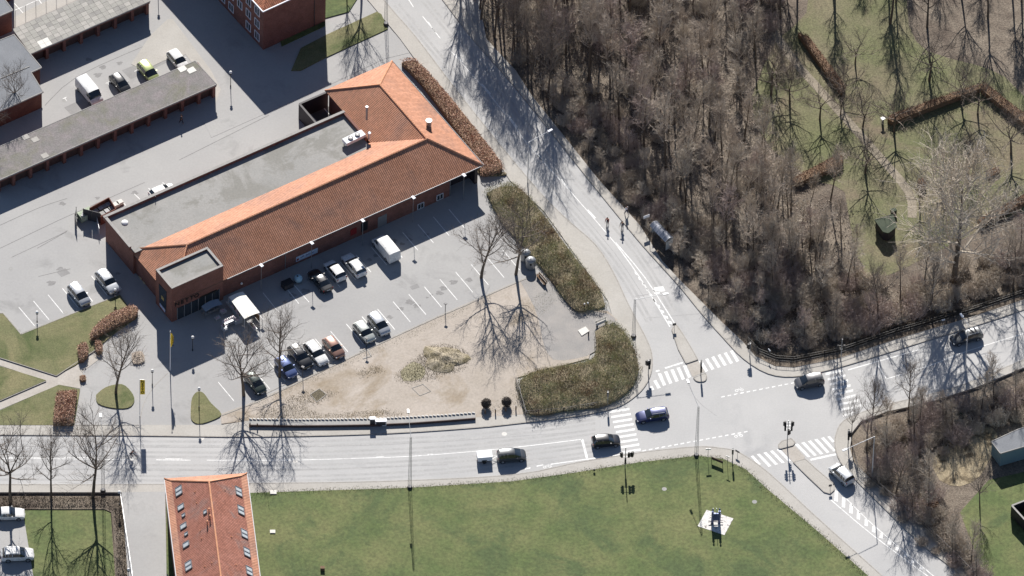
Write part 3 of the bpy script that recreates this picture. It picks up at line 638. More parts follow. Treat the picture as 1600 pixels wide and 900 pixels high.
# delivery yard wall and floor behind the shop, shade put into their dark colours
yw = thing('yard_wall', 'brick wall round the delivery yard beside the wing, its shade put into the dark colour', 'wall')
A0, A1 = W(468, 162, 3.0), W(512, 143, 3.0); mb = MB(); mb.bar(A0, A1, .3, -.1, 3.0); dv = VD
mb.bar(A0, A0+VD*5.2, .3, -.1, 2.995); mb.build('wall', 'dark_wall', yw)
slab('yard_floor', [(468, 184), (512, 165), (545, 200), (500, 222)], -.2, .006, M('asphalt_in_shade', (.10, .095, .09), (.13, .125, .12), scale=.5, fine=.2), label='asphalt of the delivery yard with its shade put into the colour')

# ------------------------------------------------------------ generic flat-roofed garages
def garage(name, label, cat, TL, BL, BR, TR, h, n, doormat, first=.0, roofmat='felt', panels=None, windows=0):
    P = [W(*p, h) for p in (TL, BL, BR, TR)]
    t = thing(name, label, cat, (0, 0, 0))
    ud = (P[2]-P[1]).normalized(); L = (P[2]-P[1]).length; vd = (P[0]-P[1]).normalized(); D = (P[3]-P[2]).length
    # body set back under the roof edge
    o1 = P[1]+ud*.15+vd*.9
    mb = MB(); c = [o1, o1+ud*(L-.3), o1+ud*(L-.3)+vd*(D-1.05), o1+vd*(D-1.05)]; mb.prism([(p.x, p.y) for p in c], -.1, h-.3)
    mb.build('wall', 'brick', t)
    mb = MB(); step = L/n
    for i in range(n+1):
        q = P[1]+ud*min(max(step*i, .35), L-.35)+vd*.55; mb2 = MB(); mb2.bar(q-ud*.24, q+ud*.24, .7, -.1, h-.3); mb2.build('pillar', 'brick', t)
    mb.bar(P[1]+vd*.18, P[2]+vd*.18, .16, h-.62, h-.2); mb.build('fascia', 'brick', t)
    for i in range(n):
        q0 = P[1]+ud*(step*i+.3)+vd*.86; q1 = P[1]+ud*(step*(i+1)-.3)+vd*.86
        mb = MB(); mb.bar(q0, q1, .05, 0, h-.45); mb.build('garage_door', doormat, t)
    if TR and windows is not None:
        pass
    mb = MB(); mb.prism([(p.x, p.y) for p in P], h-.2, h); mb.build('roof', roofmat, t)
    mb = MB()
    for i in range(4): 
        a, b_ = P[i], P[(i+1) % 4]; mb.bar(a, b_, .1, h-.22, h+.03)
    mb.build('roof_edge', 'coping', t)
    if panels:
        nu, nv, miss = panels
        for i in range(nu):
            for j in range(nv):
                r = random.random(); m = 'panel_a' if r < .5 else ('panel_b' if r < .78 else 'panel_c')
                if (i, j) in miss: m = 'panel_white'
                a = P[1]+ud*(L*i/nu+.02)+vd*(D*j/nv+.02); b_ = a+ud*(L/nu-.04)+vd*(D/nv-.04)
                mb = MB(); q = [a, a+ud*(L/nu-.03), a+ud*(L/nu-.03)+vd*(D/nv-.03), a+vd*(D/nv-.03)]
                mb.prism([(p.x, p.y) for p in q], h+.001, h+.03+random.random()*.02); mb.build('roof_panel', m, t)
    return t, P, ud, vd, L, D
garage('garage_row', 'upper row of brick garages with a patchy pale panelled flat roof', 'garages', (20.3, 45.8), (48, 84), (234.5, 1.5), (206, -36), 2.8, 7, 'door_dark', panels=(22, 7, ((2, 0), (3, 0), (2, 1), (3, 1))))
gB = garage('garage_row', 'long lower row of brick garages with a mossy purplish flat roof', 'garages', (-33, 243), (-4, 282.5), (338.6, 131.5), (305, 95), 2.75, 13, 'door_dark', roofmat='felt_moss')
for x, y in ((285, 107.5), (299, 109.5)):
    c = W(x, y, 2.78); mb = MB(); ud = gB[2]; mb.bar(c-ud*.6, c+ud*.6, 1.0, 2.752, 2.79); mb.build('roof_panel', 'panel_white', gB[0])
for x, y in ((40, 214), (55, 218), (70, 243)):
    c = W(x, y, 2.78); mb = MB(); mb.bar(c-ud*.5, c+ud*.5, .9, 2.752, 2.785); mb.build('roof_panel', 'panel_b', gB[0])
# slate-coloured low building at the left edge
def flat_building(name, label, cat, pts, h, wall, roof, inset=.25, trim='coping'):
    P = [W(*p, h) for p in pts]; t = thing(name, label, cat); c = sum(P, Vector())/len(P)
    Q = [p+(c-p).normalized()*inset for p in P]
    mb = MB(); mb.prism([(p.x, p.y) for p in Q], -.1, h-.15, top=False); mb.build('wall', wall, t)
    mb = MB(); mb.prism([(p.x, p.y) for p in P], h-.15, h, bottom=True); mb.build('roof', roof, t)
    mb = MB()
    for i in range(len(P)): mb.bar(P[i], P[(i+1) % len(P)], .12, h-.17, h+.04)
    mb.build('roof_edge', trim, t); return t
fb = flat_building('low_building', 'low building with a blue grey stepped flat roof at the left edge', 'building', [(-60, 86), (22, 54), (65, 105.5), (48.5, 113), (67.5, 143.5), (-60, 200)], 3.4, 'brick_dark', 'felt_blue')
mb = MB(); p = W(22, 90, 3.4); q = W(50, 112.5, 3.4); mb.bar(W(0, 123, 3.4), W(46, 104, 3.4), .14, 3.4, 3.47); mb.build('roof_ridge', 'felt', fb)
flat_building('brick_building', 'dark red brick building cut by the top left corner', 'building', [(-80, -60), (-14, -88), (24, -36), (-8, -22), (20, 16), (-80, 60)], 4.5, 'brick', 'felt_blue')
fe = thing('wire_fence', 'thin wire fence with slender posts behind the upper garages', 'fence')
pp = [W(8+16*i, 34-7.2*i, 0) for i in range(9)]
for p in pp:
    mb = MB(); mb.tube((p.x, p.y, 0), (p.x, p.y, 1.5), .03); mb.build('post', 'metal_dark', fe)
mb = MB()
for i in range(8): mb.tube(pp[i]+Vector((0, 0, 1.45)), pp[i+1]+Vector((0, 0, 1.45)), .015, n=4)
mb.build('wire', 'metal_grey', fe)
slab('yard_strip', [(8, 34), (20, 46), (128, 0), (150, -20), (125, -25)], -.2, .02, 'pavement', label='lit sandy strip behind the upper garages')

# ------------------------------------------------------------ APARTMENT BLOCK (top)
ap = thing('apartment_block', 'tall red brick apartment block with white framed windows and a hipped tile roof', 'apartment block')
AH = 8.3
p0 = W(411, 17.5, AH); p1 = W(513, -29, AH); p0.z = p1.z = 0
au = (p1-p0).normalized(); av = Vector((-au.y, au.x, 0))
if av.y < 0: av = -av
AW = (p1-p0).length; AL = 42
def AP(a, b, z): return p0+au*a+av*b+Vector((0, 0, z))
mb = MB(); mb.prism([tuple(AP(*q, 0)[:2]) for q in ((.25, .25), (AW-.25, .25), (AW-.25, AL), (.25, AL))], -.1, AH, top=False); mb.build('wall', 'brick', ap)
RH = 2.6
for pts in (((0, 0, AH), (AW, 0, AH), (AW/2, AW/2, AH+RH)), ((0, 0, AH), (AW/2, AW/2, AH+RH), (AW/2, AL, AH+RH), (0, AL, AH)), ((AW, 0, AH), (AW, AL, AH), (AW/2, AL, AH+RH), (AW/2, AW/2, AH+RH))):
    P = [AP(*q) for q in pts]; n = (P[1]-P[0]).cross(P[2]-P[0]); mb = MB(); mb.face(P if n.z > 0 else P[::-1]); mb.build('roof_slope', 'tiles_block', ap)
mb = MB(); mb.bar(AP(-.1, -.06, 0), AP(AW+.1, -.06, 0), .14, AH-.14, AH+.03); mb.bar(AP(-.06, 0.02, 0), AP(-.06, AL, 0), .14, AH-.14, AH+.03); mb.build('gutter', 'white_frame', ap)
for rw in range(3):
    for k in range(10):
        b0 = 1.3+k*2.3; z0 = .9+rw*2.55
        if rw == 0 and k in (2, 5): continue
        mb = MB(); a = .25
        def ay(b, z, off): return AP(a-off, b, z)
        mb.prism([tuple(AP(a-.03, b0, 0)[:2]), tuple(AP(a-.03, b0+1.1, 0)[:2]), tuple(AP(a+.02, b0+1.1, 0)[:2]), tuple(AP(a+.02, b0, 0)[:2])], z0, z0+1.35, bottom=True)
        wdo = mb.build('window', 'glass', ap)
        f = MB()
        for (bb0, bb1, zz0, zz1) in ((b0-.1, b0+1.2, z0-.1, z0), (b0-.1, b0+1.2, z0+1.35, z0+1.43), (b0-.1, b0, z0, z0+1.35), (b0+1.1, b0+1.2, z0, z0+1.35), (b0+.52, b0+.58, z0, z0+1.35)):
            f.prism([tuple(AP(a-.1, bb0, 0)[:2]), tuple(AP(a-.1, bb1, 0)[:2]), tuple(AP(a+.0, bb1, 0)[:2]), tuple(AP(a+.0, bb0, 0)[:2])], zz0, zz1, bottom=True)
        f.build('window_frame', 'white_frame', wdo)
mb = MB(); mb.tube(AP(AW-2.2, .18, 0), AP(AW-2.2, .18, AH), .05); mb.build('downpipe', 'metal_dark', ap)

# ------------------------------------------------------------ TILE-ROOFED HOUSE (bottom left)
hs = thing('house', 'long house with a weathered orange tile roof and rows of skylights at the bottom edge', 'house')
HZ = 7.8
hl = W(257, 747.5, HZ); hr = W(385.6, 739.8, HZ); hl.z = hr.z = 0
hb = W(275.5, 900, HZ); hb.z = 0
hv = (hb-hl).normalized(); hu = Vector((-hv.y, hv.x, 0)); hu = hu if hu.x > 0 else -hu
HW = (hr-hl).dot(hu); HL = 34; RZ = 4.4
def HP(a, b, z): return hl+hu*a+hv*b+Vector((0, 0, z))
fl = .9; zf = .35                              # flared eaves
def hprof(a):                                   # roof height across
    d = min(a, HW-a); return HZ+(d/fl*zf if d < fl else zf+(d-fl)/(HW/2-fl)*(RZ-zf))
hipb = 5.2
def hface(pts, name='roof_slope', lab=None, mat='tiles_old'):
    P = [HP(*q) for q in pts]; n = (P[1]-P[0]).cross(P[2]-P[0]); mb = MB(); mb.face(P if n.z > 0 else P[::-1]); o = mb.build(name, mat, hs)
    if lab: o['label'] = lab
    return o
zfl = HZ+zf; m_ = HW/2; hf = fl*hipb/m_
hface([(0, 0, HZ), (0, HL, HZ), (fl, HL, zfl), (fl, hf, zfl)], lab='flared left eave', mat='tiles'); hface([(fl, hf, zfl), (fl, HL, zfl), (m_, HL, HZ+RZ), (m_, hipb, HZ+RZ)], lab='left slope')
hface([(HW, 0, HZ), (HW, HL, HZ), (HW-fl, HL, zfl), (HW-fl, hf, zfl)], lab='flared right eave', mat='tiles'); hface([(HW-fl, hf, zfl), (HW-fl, HL, zfl), (m_, HL, HZ+RZ), (m_, hipb, HZ+RZ)], lab='right slope')
hface([(0, 0, HZ), (HW, 0, HZ), (HW-fl, hf, zfl), (fl, hf, zfl)], lab='flared end eave', mat='tiles'); hface([(fl, hf, zfl), (HW-fl, hf, zfl), (m_, hipb, HZ+RZ)], lab='hip end', mat='tiles')  # hip end and eaves get paler tiles, their sunlight coloured in
mb = MB()
for p, q in (((m_, hipb, HZ+RZ), (m_, HL, HZ+RZ)), ((m_, hipb, HZ+RZ), (fl, hf, zfl)), ((m_, hipb, HZ+RZ), (HW-fl, hf, zfl)), ((fl, hf, zfl), (0, 0, HZ)), ((HW-fl, hf, zfl), (HW, 0, HZ))):
    P, Q = HP(*p), HP(*q); ns = max(1, int((Q-P).length/.4))
    for i in range(ns): mb.tube(P.lerp(Q, i/ns), P.lerp(Q, (i+1.04)/ns), .11, .13, 5, cap=False)
mb.build('ridge_tile', 'ridge', hs)
mb = MB(); mb.prism([tuple(HP(*q, 0)[:2]) for q in ((.35, .35), (HW-.35, .35), (HW-.35, HL), (.35, HL))], -.1, HZ-.02, top=False); mb.build('wall', 'brick', hs)
mb = MB(); mb.prism([tuple(HP(*q, 0)[:2]) for q in ((0.01, 0.01), (HW-.01, 0.01), (HW-.01, HL), (.01, HL))], HZ-.16, HZ-.012, bottom=True); mb.build('eave_board', 'door_dark', hs)
mb = MB(); mb.tube(HP(HW+.05, 0, HZ-.05), HP(HW+.05, HL, HZ-.05), .07); mb.tube(HP(-.05, 0, HZ-.05), HP(-.05, HL, HZ-.05), .07); mb.build('gutter', 'metal_light', hs)
def on_slope(px, py, side):                     # pixel on a slope plane
    s = 0 if side < 0 else HW; f_ = fl if side < 0 else HW-fl
    A = HP(f_, 5, zfl); n = (HP(m_, 5, HZ+RZ)-A).cross(hv).normalized()
    return WP(px, py, A, n), n if n.z > 0 else -n
def skylight(px, py, side, wd, ht, split=True):
    p, n = on_slope(px, py, side)
    up = (Vector((0, 0, 1))-n*n.z).normalized()
    def q(a, b, h): return p+hv*a+up*b+n*h
    def bx(mb, a0, a1, b0, b1, h0, h1):
        P = [q(a0, b0, h0), q(a1, b0, h0), q(a1, b1, h0), q(a0, b1, h0)]; Q = [q(a0, b0, h1), q(a1, b0, h1), q(a1, b1, h1), q(a0, b1, h1)]
        mb.face(Q); 
        for i in range(4): mb.face([P[i], P[(i+1) % 4], Q[(i+1) % 4], Q[i]])
    f = MB()
    for a0, a1, b0, b1 in ((-wd/2, wd/2, -ht/2, -ht/2+.1), (-wd/2, wd/2, ht/2-.1, ht/2), (-wd/2, -wd/2+.1, -ht/2, ht/2), (wd/2-.1, wd/2, -ht/2, ht/2)): bx(f, a0, a1, b0, b1, 0, .14)
    if split: bx(f, -.08, .08, -ht/2, ht/2, 0, .15)
    o = f.build('skylight', 'metal_grey', hs); g_ = MB(); bx(g_, -wd/2+.08, wd/2-.08, -ht/2+.08, ht/2-.08, .01, .09); g_.build('pane', 'skyglass', o)
h4 = lambda x, y: (250+x/5.294, 730+y/5.294)
for x, y, wd, ht, sp in ((158, 197, 1.6, 1.15, 1), (175, 330, .95, 1.1, 0), (197, 398, .6, .6, 0), (196, 487, .95, 1.1, 0), (219, 553, .6, .6, 0), (218, 640, .95, 1.1, 0), (238, 815, 1.6, 1.15, 1), (376, 372, .7, .6, 0), (250, 950, .95, 1.1, 0)):
    skylight(*h4(x, y), -1, wd, ht, sp)
for x, y in ((648, 203), (667, 358), (695, 552), (716, 705), (736, 860)): skylight(*h4(x, y), 1, 1.6, 1.15, True)
for x, y in ((405, 372), (414, 428), (391, 475)):
    p, n = on_slope(*h4(x, y), -1); mb = MB(); mb.tube(p-Vector((0, 0, .1)), p+Vector((0, 0, .75)), .09, n=8); mb.tube(p+Vector((0, 0, .75)), p+Vector((0, 0, .8)), .12, n=8); mb.build('flue', 'ridge', hs)
for x, y in ((292, 202), (305, 297), (335, 524), (345, 590), (372, 822), (430, 790)):
    p, n = on_slope(*h4(x, y), -1); mb = MB(); mb.tube(p, p+n*.15, .08, n=6); mb.build('vent_tile', 'ridge', hs)
for x, y in ((535, 188), (588, 577), (628, 808)):
    p, n = on_slope(*h4(x, y), 1); mb = MB(); mb.tube(p, p+n*.15, .08, n=6); mb.build('vent_tile', 'ridge', hs)
mb = MB(); mb.bar(HP(-.9, 12, 0), HP(-.9, 13.2, 0), .6, 0, 1.2); o = mb.build('side_door_canopy', 'concrete', hs)

# ------------------------------------------------------------ sheds on the right
sh = flat_building('shed', 'pale teal shed with a grey roof edged in white at the right edge', 'shed', [(1549, 690), (1590, 671), (1640, 655), (1660, 680), (1563, 708.5)], 2.6, 'teal_wall', 'felt_blue', .08, 'coping')
flat_building('garden_hut', 'square dark green mossy roofed hut in the clearing', 'hut', [(1367, 343.5), (1395, 335), (1401, 354), (1388, 364), (1380, 362)], 1.7, 'dark_wall', 'moss_roof', .15, 'moss_roof')
wl_ = thing('walled_pen', 'dark open topped block pen at the right edge of the grass', 'pen')
q = [W(x, y, 1.9) for x, y in ((1581, 790), (1612, 778), (1640, 800), (1604, 815))]; mb = MB()
for i in range(4): mb.bar(q[i], q[(i+1) % 4], .22, -.1, 1.9-.003*i)
mb.build('wall', 'dark_wall', wl_); mb = MB()
for i in range(4): mb.bar(q[i], q[(i+1) % 4], .26, 1.9, 1.95-.003*i)
mb.build('coping', 'coping', wl_)

# ------------------------------------------------------------ BARE TREES
def grow(seed, h, clear, spread, nl, k1, k2, k3, rtrunk, upness=.5, lean=.04, fork=False, rt=.017):
    """returns (trunk MB, crown MB); clear = height of the first limb, spread = crown radius"""
    rnd = random.Random(seed); T = MB(); C = MB()
    def rv(s): return Vector((rnd.uniform(-s, s), rnd.uniform(-s, s), rnd.uniform(-s, s)))
    def limb(mb, p, d, ln, r0, r1, seg, wob, n, trop=.0):
        pts = [p.copy()]; q = p.copy(); dd = d.normalized()
        for i in range(seg):
            dd = (dd+rv(wob)+Vector((0, 0, trop))).normalized(); nq = q+dd*(ln/seg)
            mb.tube(q, nq, r0+(r1-r0)*i/seg, r0+(r1-r0)*(i+1)/seg, n, cap=False); q = nq; pts.append(q.copy())
        return pts, dd
    stems = 2 if fork else 1
    tops = []
    pts, dd = limb(T, Vector((0, 0, -.2)), Vector((rnd.uniform(-lean, lean), rnd.uniform(-lean, lean), 1)), h*(.42 if fork else .93)+.2, rtrunk, rtrunk*(.62 if fork else .16), 5 if fork else 9, .05, 7)
    if fork:
        base = pts[-1]
        for s in range(2):
            a = rnd.uniform(0, 6.28) if s == 0 else a+math.pi+rnd.uniform(-.4, .4)
            p2, _ = limb(T, base, Vector((math.cos(a)*.38, math.sin(a)*.38, 1)), h*.5, rtrunk*.5, rtrunk*.12, 6, .09, 5)
            tops.append(pts[-2:]+p2)
    else: tops.append(pts)
    def at(pl, t):
        t = min(max(t, 0), .999)*(len(pl)-1); i = int(t); return pl[i].lerp(pl[i+1], t-i)
    for i in range(nl):
        pl = tops[i % len(tops)]; zt = clear+(h*.92-clear)*((i+rnd.random()*.7)/nl)**1.05
        z0, z1 = pl[0].z, pl[-1].z; t = (zt-z0)/(z1-z0)
        if t < 0: t = rnd.uniform(.05, .3)
        p = at(pl, t); f = (zt-clear)/(h-clear); a = i*2.4+rnd.uniform(-.5, .5)
        prof = math.sin(math.pi*min(1, .22+f*.8))**.7; ln = spread*prof*rnd.uniform(.85, 1.2)*1.1+.4
        el = upness+f*.5+rnd.uniform(-.15, .2)
        d = Vector((math.cos(a)*math.cos(el), math.sin(a)*math.cos(el), math.sin(el)))
        r0 = rtrunk*.34*(1-.6*f)+.02
        lp, ld = limb(C, p, d, ln, r0, r0*.25+.008, 5, .14, 4, .07)
        for j in range(k1):
            tj = .22+.78*(j+rnd.random()*.6)/k1; pj = at(lp, tj)
            dj = (ld+rv(.95)+Vector((0, 0, .28))).normalized(); lj = ln*(.30+.32*(1-tj))*rnd.uniform(.8, 1.25)+.25
            sp, sd = limb(C, pj, dj, lj, r0*.32*(1-.5*tj)+.010, rt, 3, .2, 3, .06)
            for k in range(k2):
                tk = (k+.6)/k2; pk = at(sp, tk); dk = (sd+rv(.9)+Vector((0, 0, .2))).normalized(); lk = (lj*.5+.22)*rnd.uniform(.6, 1.1)
                tp, td = limb(C, pk, dk, lk, rt*1.15, rt*.7, 2, .22, 3, .05)
                for m in range(k3):
                    pm = at(tp, (m+.7)/k3); dm = (td+rv(.85)).normalized(); C.tube(pm, pm+dm*(lk*.55+.1), rt*.8, rt*.45, 3, cap=False)
    return T, C
def tree_proto(name, seed, mats, **k):
    T, C = grow(seed, **k); e = thing(name, '', 'tree')
    T.build('trunk', mats[0], e, True); C.build('crown', mats[1], e); return e
WOOD = [tree_proto('bare_tree', 100+i, ('bark', m), h=h, clear=c, spread=s, nl=nl, k1=6, k2=5, k3=2, rtrunk=.19, rt=.015, upness=.75)
        for i, (m, h, c, s, nl) in enumerate((('twig', 13, 5.0, 2.0, 13), ('twig_grey', 12, 4.2, 2.3, 13), ('twig', 14, 6.0, 1.8, 12), ('twig_purple', 11, 3.5, 2.2, 13), ('twig_grey', 13.5, 5.5, 2.4, 14), ('twig_light', 11.5, 3.0, 2.5, 14)))]
WIDE = [tree_proto('bare_tree', 200+i, ('bark', 'twig_light' if i == 3 else 'twig_dark'), h=10, clear=c, spread=s, nl=nl, k1=6, k2=5, k3=2, rt=.011, rtrunk=.2, upness=.45, fork=fk)
        for i, (c, s, nl, fk) in enumerate(((2.2, 3.6, 14, False), (2.0, 3.7, 14, True), (2.4, 3.3, 14, False)))]
FRUIT = [tree_proto('bare_tree', 300+i, ('bark', 'twig_dark'), h=5.5, clear=1.0, spread=3.2, nl=9, k1=6, k2=4, k3=2, rtrunk=.17, upness=.25, fork=True, rt=.012) for i in range(2)]
BIGTREE = tree_proto('bare_tree', 402, ('bark', 'twig_light'), h=10, clear=1.6, spread=3.9, nl=20, k1=8, k2=6, k3=3, rt=.013, rtrunk=.2, upness=.5)
BUSH = []
def bush_proto(seed, h, rad, nst, mat):
    rnd = random.Random(seed); mb = MB()
    for i in range(nst):
        a = rnd.uniform(0, 6.28); rr = rad*math.sqrt(rnd.random())*.8; p = Vector((rr*math.cos(a), rr*math.sin(a), -.1)); d = Vector((math.cos(a)*rr*.5+rnd.uniform(-.3, .3), math.sin(a)*rr*.5+rnd.uniform(-.3, .3), 1.2)).normalized()
        L_ = h*rnd.uniform(.6, 1.05)*(1-.35*rr/rad); q = p+d*L_*.5; mb.tube(p, q, .022, .017, 3, cap=False); r_ = q+(d+Vector((rnd.uniform(-.3, .3), rnd.uniform(-.3, .3), 0))).normalized()*L_*.5; mb.tube(q, r_, .017, .010, 3, cap=False)
        for k in range(6):
            s = p.lerp(r_, rnd.uniform(.3, 1)); e = s+Vector((rnd.uniform(-1, 1), rnd.uniform(-1, 1), rnd.uniform(0, 1))).normalized()*rnd.uniform(.25, .7)
            mb.tube(s, e, .012, .007, 3, cap=False)
            for m in range(2):
                s2 = s.lerp(e, rnd.uniform(.3, .9)); e2 = s2+Vector((rnd.uniform(-1, 1), rnd.uniform(-1, 1), rnd.uniform(-.2, 1))).normalized()*rnd.uniform(.12, .35); mb.tube(s2, e2, .010, .006, 3, cap=False)
    o = mb.build('bare_shrub', mat); return tag(o, '', 'shrub')
BUSH = [bush_proto(400+i, h, r_, n_, m) for i, (h, r_, n_, m) in enumerate(((2.6, 1.5, 110, 'twig'), (2.2, 1.4, 100, 'twig_light'), (3.2, 1.6, 110, 'twig_purple'), (1.8, 1.3, 90, 'twig_grey')))]
used = set()
def put(proto, px, py, label, group=None, h=None, rz=None, sw=1.0, z=0.0):
    o = proto if proto.name not in used and not used.add(proto.name) else copy_tree(proto)
    c = W(px, py, z); o.location = c; o.rotation_euler = (0, 0, random.uniform(0, 6.28) if rz is None else rz)
    base = o.get('h0', None)
    s = h or 1.0; o.scale = (s*sw, s*sw, s); o['label'] = label
    if group: o['group'] = group
    elif 'group' in o: del o['group']
    o['pxx'] = px; o['pxy'] = py
    return o
# single trees: (px of foot, py of foot, height m, proto, width factor, label)
for px, py, hh, pr, sw, lb, z in (
    (181, 614, 10.5, WIDE[0], 1.05, 'bare street tree in the round grass bed by the shop entrance', .14),
    (381, 617, 10.2, WIDE[1], 1.3, 'bare tree leaning over the corner of the car park beside the dark green car', .12),
    (437, 588, 11.4, WIDE[2], .95, 'slim bare tree behind the blue parked car', .12),
    (752, 433, 10.1, WIDE[0], 1.2, 'left of the two spreading bare trees casting branch shadows on the soil', .12),
    (806, 428, 10.3, WIDE[1], 1.2, 'right of the two spreading bare trees, beside the bottle banks', .12),
    (16, 786, 13.6, WIDE[1], .9, 'bare forked tree in the hedge at the left edge above the white saloon', .12),
    (80, 776, 12.2, WIDE[2], .7, 'narrow bare tree in the hedge between two larger ones', .12),
    (145, 778, 14.0, WIDE[1], .95, 'tall bare forked tree at the right of the hedge row', .12),
    (1490, 440, 19.0, BIGTREE, 1.2, 'big pale bare tree towering over the east road', -.1),
    (1419, 645, 9.6, WIDE[2], .72, 'young bare tree right of the pair at the thicket edge', .0),
    (1361, 668, 9.2, WIDE[0], .72, 'young bare tree left of the pair at the thicket edge', .0),
    (1372, 492, 9.8, WIDE[0], .75, 'slender tree behind the fence whose shadow falls by the angled white line', 0),
    (1300, 535, 8.0, WIDE[2], .6, 'slender tree behind the fence above the zebra crossing', 0),
    (1583, 452, 9.6, WIDE[2], .8, 'slender tree behind the fence at the right edge', 0),
    (1455, 480, 9.0, WIDE[0], .7, 'small tree behind the fence left of the big pale one', 0),
    (1330, 780-98, 7.0, WIDE[1], .5, 'small scrubby tree behind the right hand kerb', 0),
    (1531, 790, 6.5, WIDE[1], .8, 'lone bare tree on the bright grass below the teal shed', -.04),
    (1400, 772, 7.8, WIDE[0], 1.0, 'bare tree leaning over the lower right kerb whose shadow covers the hatched lane', 0),
    (1425, 800, 6.6, WIDE[1], .9, 'smaller bare tree next to it at the lower right kerb', 0),
    (565, -8, 11.0, WIDE[0], .85, 'bare tree whose shadow crosses the grass strip at the top', .14),
    (541, -22, 9.5, WIDE[2], .6, 'thinner bare tree beside it at the top edge', .14),
    (23, 172, 8.0, WIDE[1], .75, 'reddish bare tree growing between the low building and the garages', 0),
    (-8, 205, 9.0, WIDE[0], .8, 'bare tree at the left edge shading the mossy garage roof', 0),
):
    put(pr, px, py, lb, None, hh/10.0, sw=sw, z=z)
for px, py, s, lb in ((1348, 200, 1.0, 'gnarled fruit tree close to the end of the upper clearing hedge'), (1281, 185, .95, 'fruit tree left of the footpath'), (1397, 205, 1.1, 'fruit tree by the white post at the hedge end'), (1452, 125, 1.15, 'dark fruit tree in the middle of the upper clearing'),
                      (1352, 270, 1.05, 'twisted fruit tree between the footpath and the short hedge'), (1316, 150, .9, 'fruit tree touching the footpath hedge'), (1205, 150, 1.2, 'dark fruit tree at the wood edge of the clearing'), (1470, 285, 1.0, 'fruit tree below the footpath end'), (1580, 240, 1.2, 'fruit tree near the right edge of the clearing'), (1502, 160, 1.0, 'fruit tree behind the corner of the long hedge'), (1234, 160, 1.0, 'fruit tree beside the path start')):
    put(FRUIT[int(px) % 2], px, py, lb, None, s, z=-.05)
# woods: filled by rejection with a minimum distance
def scatter(poly, n, dmin, seed, avoid=()):
    rnd = random.Random(seed); xs = [p[0] for p in poly]; ys = [p[1] for p in poly]; out = []; tries = 0
    while len(out) < n and tries < n*60:
        tries += 1; p = (rnd.uniform(min(xs), max(xs)), rnd.uniform(min(ys), max(ys)))
        if not inside(p, poly) or any(inside(p, q) for q in avoid): continue
        if any((p[0]-q[0])**2+((p[1]-q[1])*1.38)**2 < dmin*dmin for q in out): continue
        out.append(p)
    return out
low_belt = [(850, 150), (900, 216), (946, 278), (1010, 345), (1046, 385), (1075, 430), (1140, 500), (1175, 528), (1200, 500), (1200, 430), (1140, 400), (1080, 330), (1000, 235), (930, 170), (870, 120)]
belt = [(724, -40), (752, 35), (790, 80), (815, 108), (840, 132), (880, 120), (935, 165), (1000, 230), (1080, 325), (1145, 395), (1200, 430), (1290, 420), (1270, 350), (1225, 300), (1195, 240), (1165, 160), (1190, 90), (1225, 30), (1225, -60), (1240, -130), (700, -130)]
hw = (13, 12, 14, 11, 13.5, 11.5)
P_ = scatter(belt, 146, 28, 11)
for i, (x, y) in enumerate(P_):
    k = i % 6; s = random.uniform(.8, 1.08)*(1.0 if x < 1050 else .85)
    put(WOOD[k], x, y, 'tall bare tree in the dense wood beside the side street', 'trees of the wood beside the side street', s)
for i, (x, y) in enumerate(scatter(low_belt, 30, 26, 31)):
    put(WOOD[(i*5+2) % 6], x, y, 'small bare tree in the fringe of the wood above the pavement', 'young trees in the fringe of the roadside wood', random.uniform(.28, .42), sw=1.3)
mid = [(1225, 300), (1262, 300), (1330, 330), (1345, 400), (1345, 440), (1200, 430), (1150, 380), (1160, 300)]
for i, (x, y) in enumerate(scatter(mid, 13, 34, 32)):
    put(WOOD[(i*5+5) % 6], x, y, 'bare tree in the brown gap', 'trees between the wood and the hut', random.uniform(.55, .95), z=-.15)
edge = [(742, 20), (765, 62), (792, 95), (822, 130), (848, 160), (735, -10), (712, -20), (770, 30), (800, 70), (835, 110)]
for i, (x, y) in enumerate(edge):
    put(WIDE[i % 3], x+8, y-6, 'big bare tree at the very edge of the wood overhanging the side street', 'trees along the edge of the wood over the street', random.uniform(1.2, 1.5), sw=.62)
north = [(1245, -130), (1240, 10), (1330, -20), (1370, 40), (1440, 75), (1500, 85), (1570, 100), (1640, 130), (1680, 40), (1680, -130)]
for i, (x, y) in enumerate(scatter(north, 20, 40, 12)):
    put(WOOD[(i*5) % 6] if i % 3 else WIDE[i % 2], x, y, 'bare tree in the loose wood north of the clearing', 'trees north of the clearing', random.uniform(.8, 1.05) if i % 3 else random.uniform(.9, 1.15), sw=1 if i % 3 else .8)
strip = [(1190, 420), (1260, 400), (1330, 430), (1420, 445), (1480, 425), (1600, 385), (1640, 370), (1640, 440), (1500, 480), (1400, 505), (1300, 540), (1240, 550), (1190, 530)]
for i, (x, y) in enumerate(scatter(strip, 18, 36, 13)):
    put(WOOD[(i*5+1) % 6], x, y, 'thin bare tree in the scrub above the east road', 'trees in the scrub above the east road', random.uniform(.4, .62) if y > 470 else random.uniform(.55, .8))
low = [(1350, 700), (1380, 660), (1470, 640), (1560, 610), (1640, 590), (1640, 650), (1560, 660), (1500, 690), (1450, 730), (1470, 800), (1530, 900), (1560, 960), (1500, 900), (1430, 800), (1370, 745)]
for i, (x, y) in enumerate(scatter(low, 24, 32, 14)):
    put(WOOD[(i*5+3) % 6], x, y, 'bare tree in the lower right thicket', 'trees of the lower right thicket', random.uniform(.42, .68))
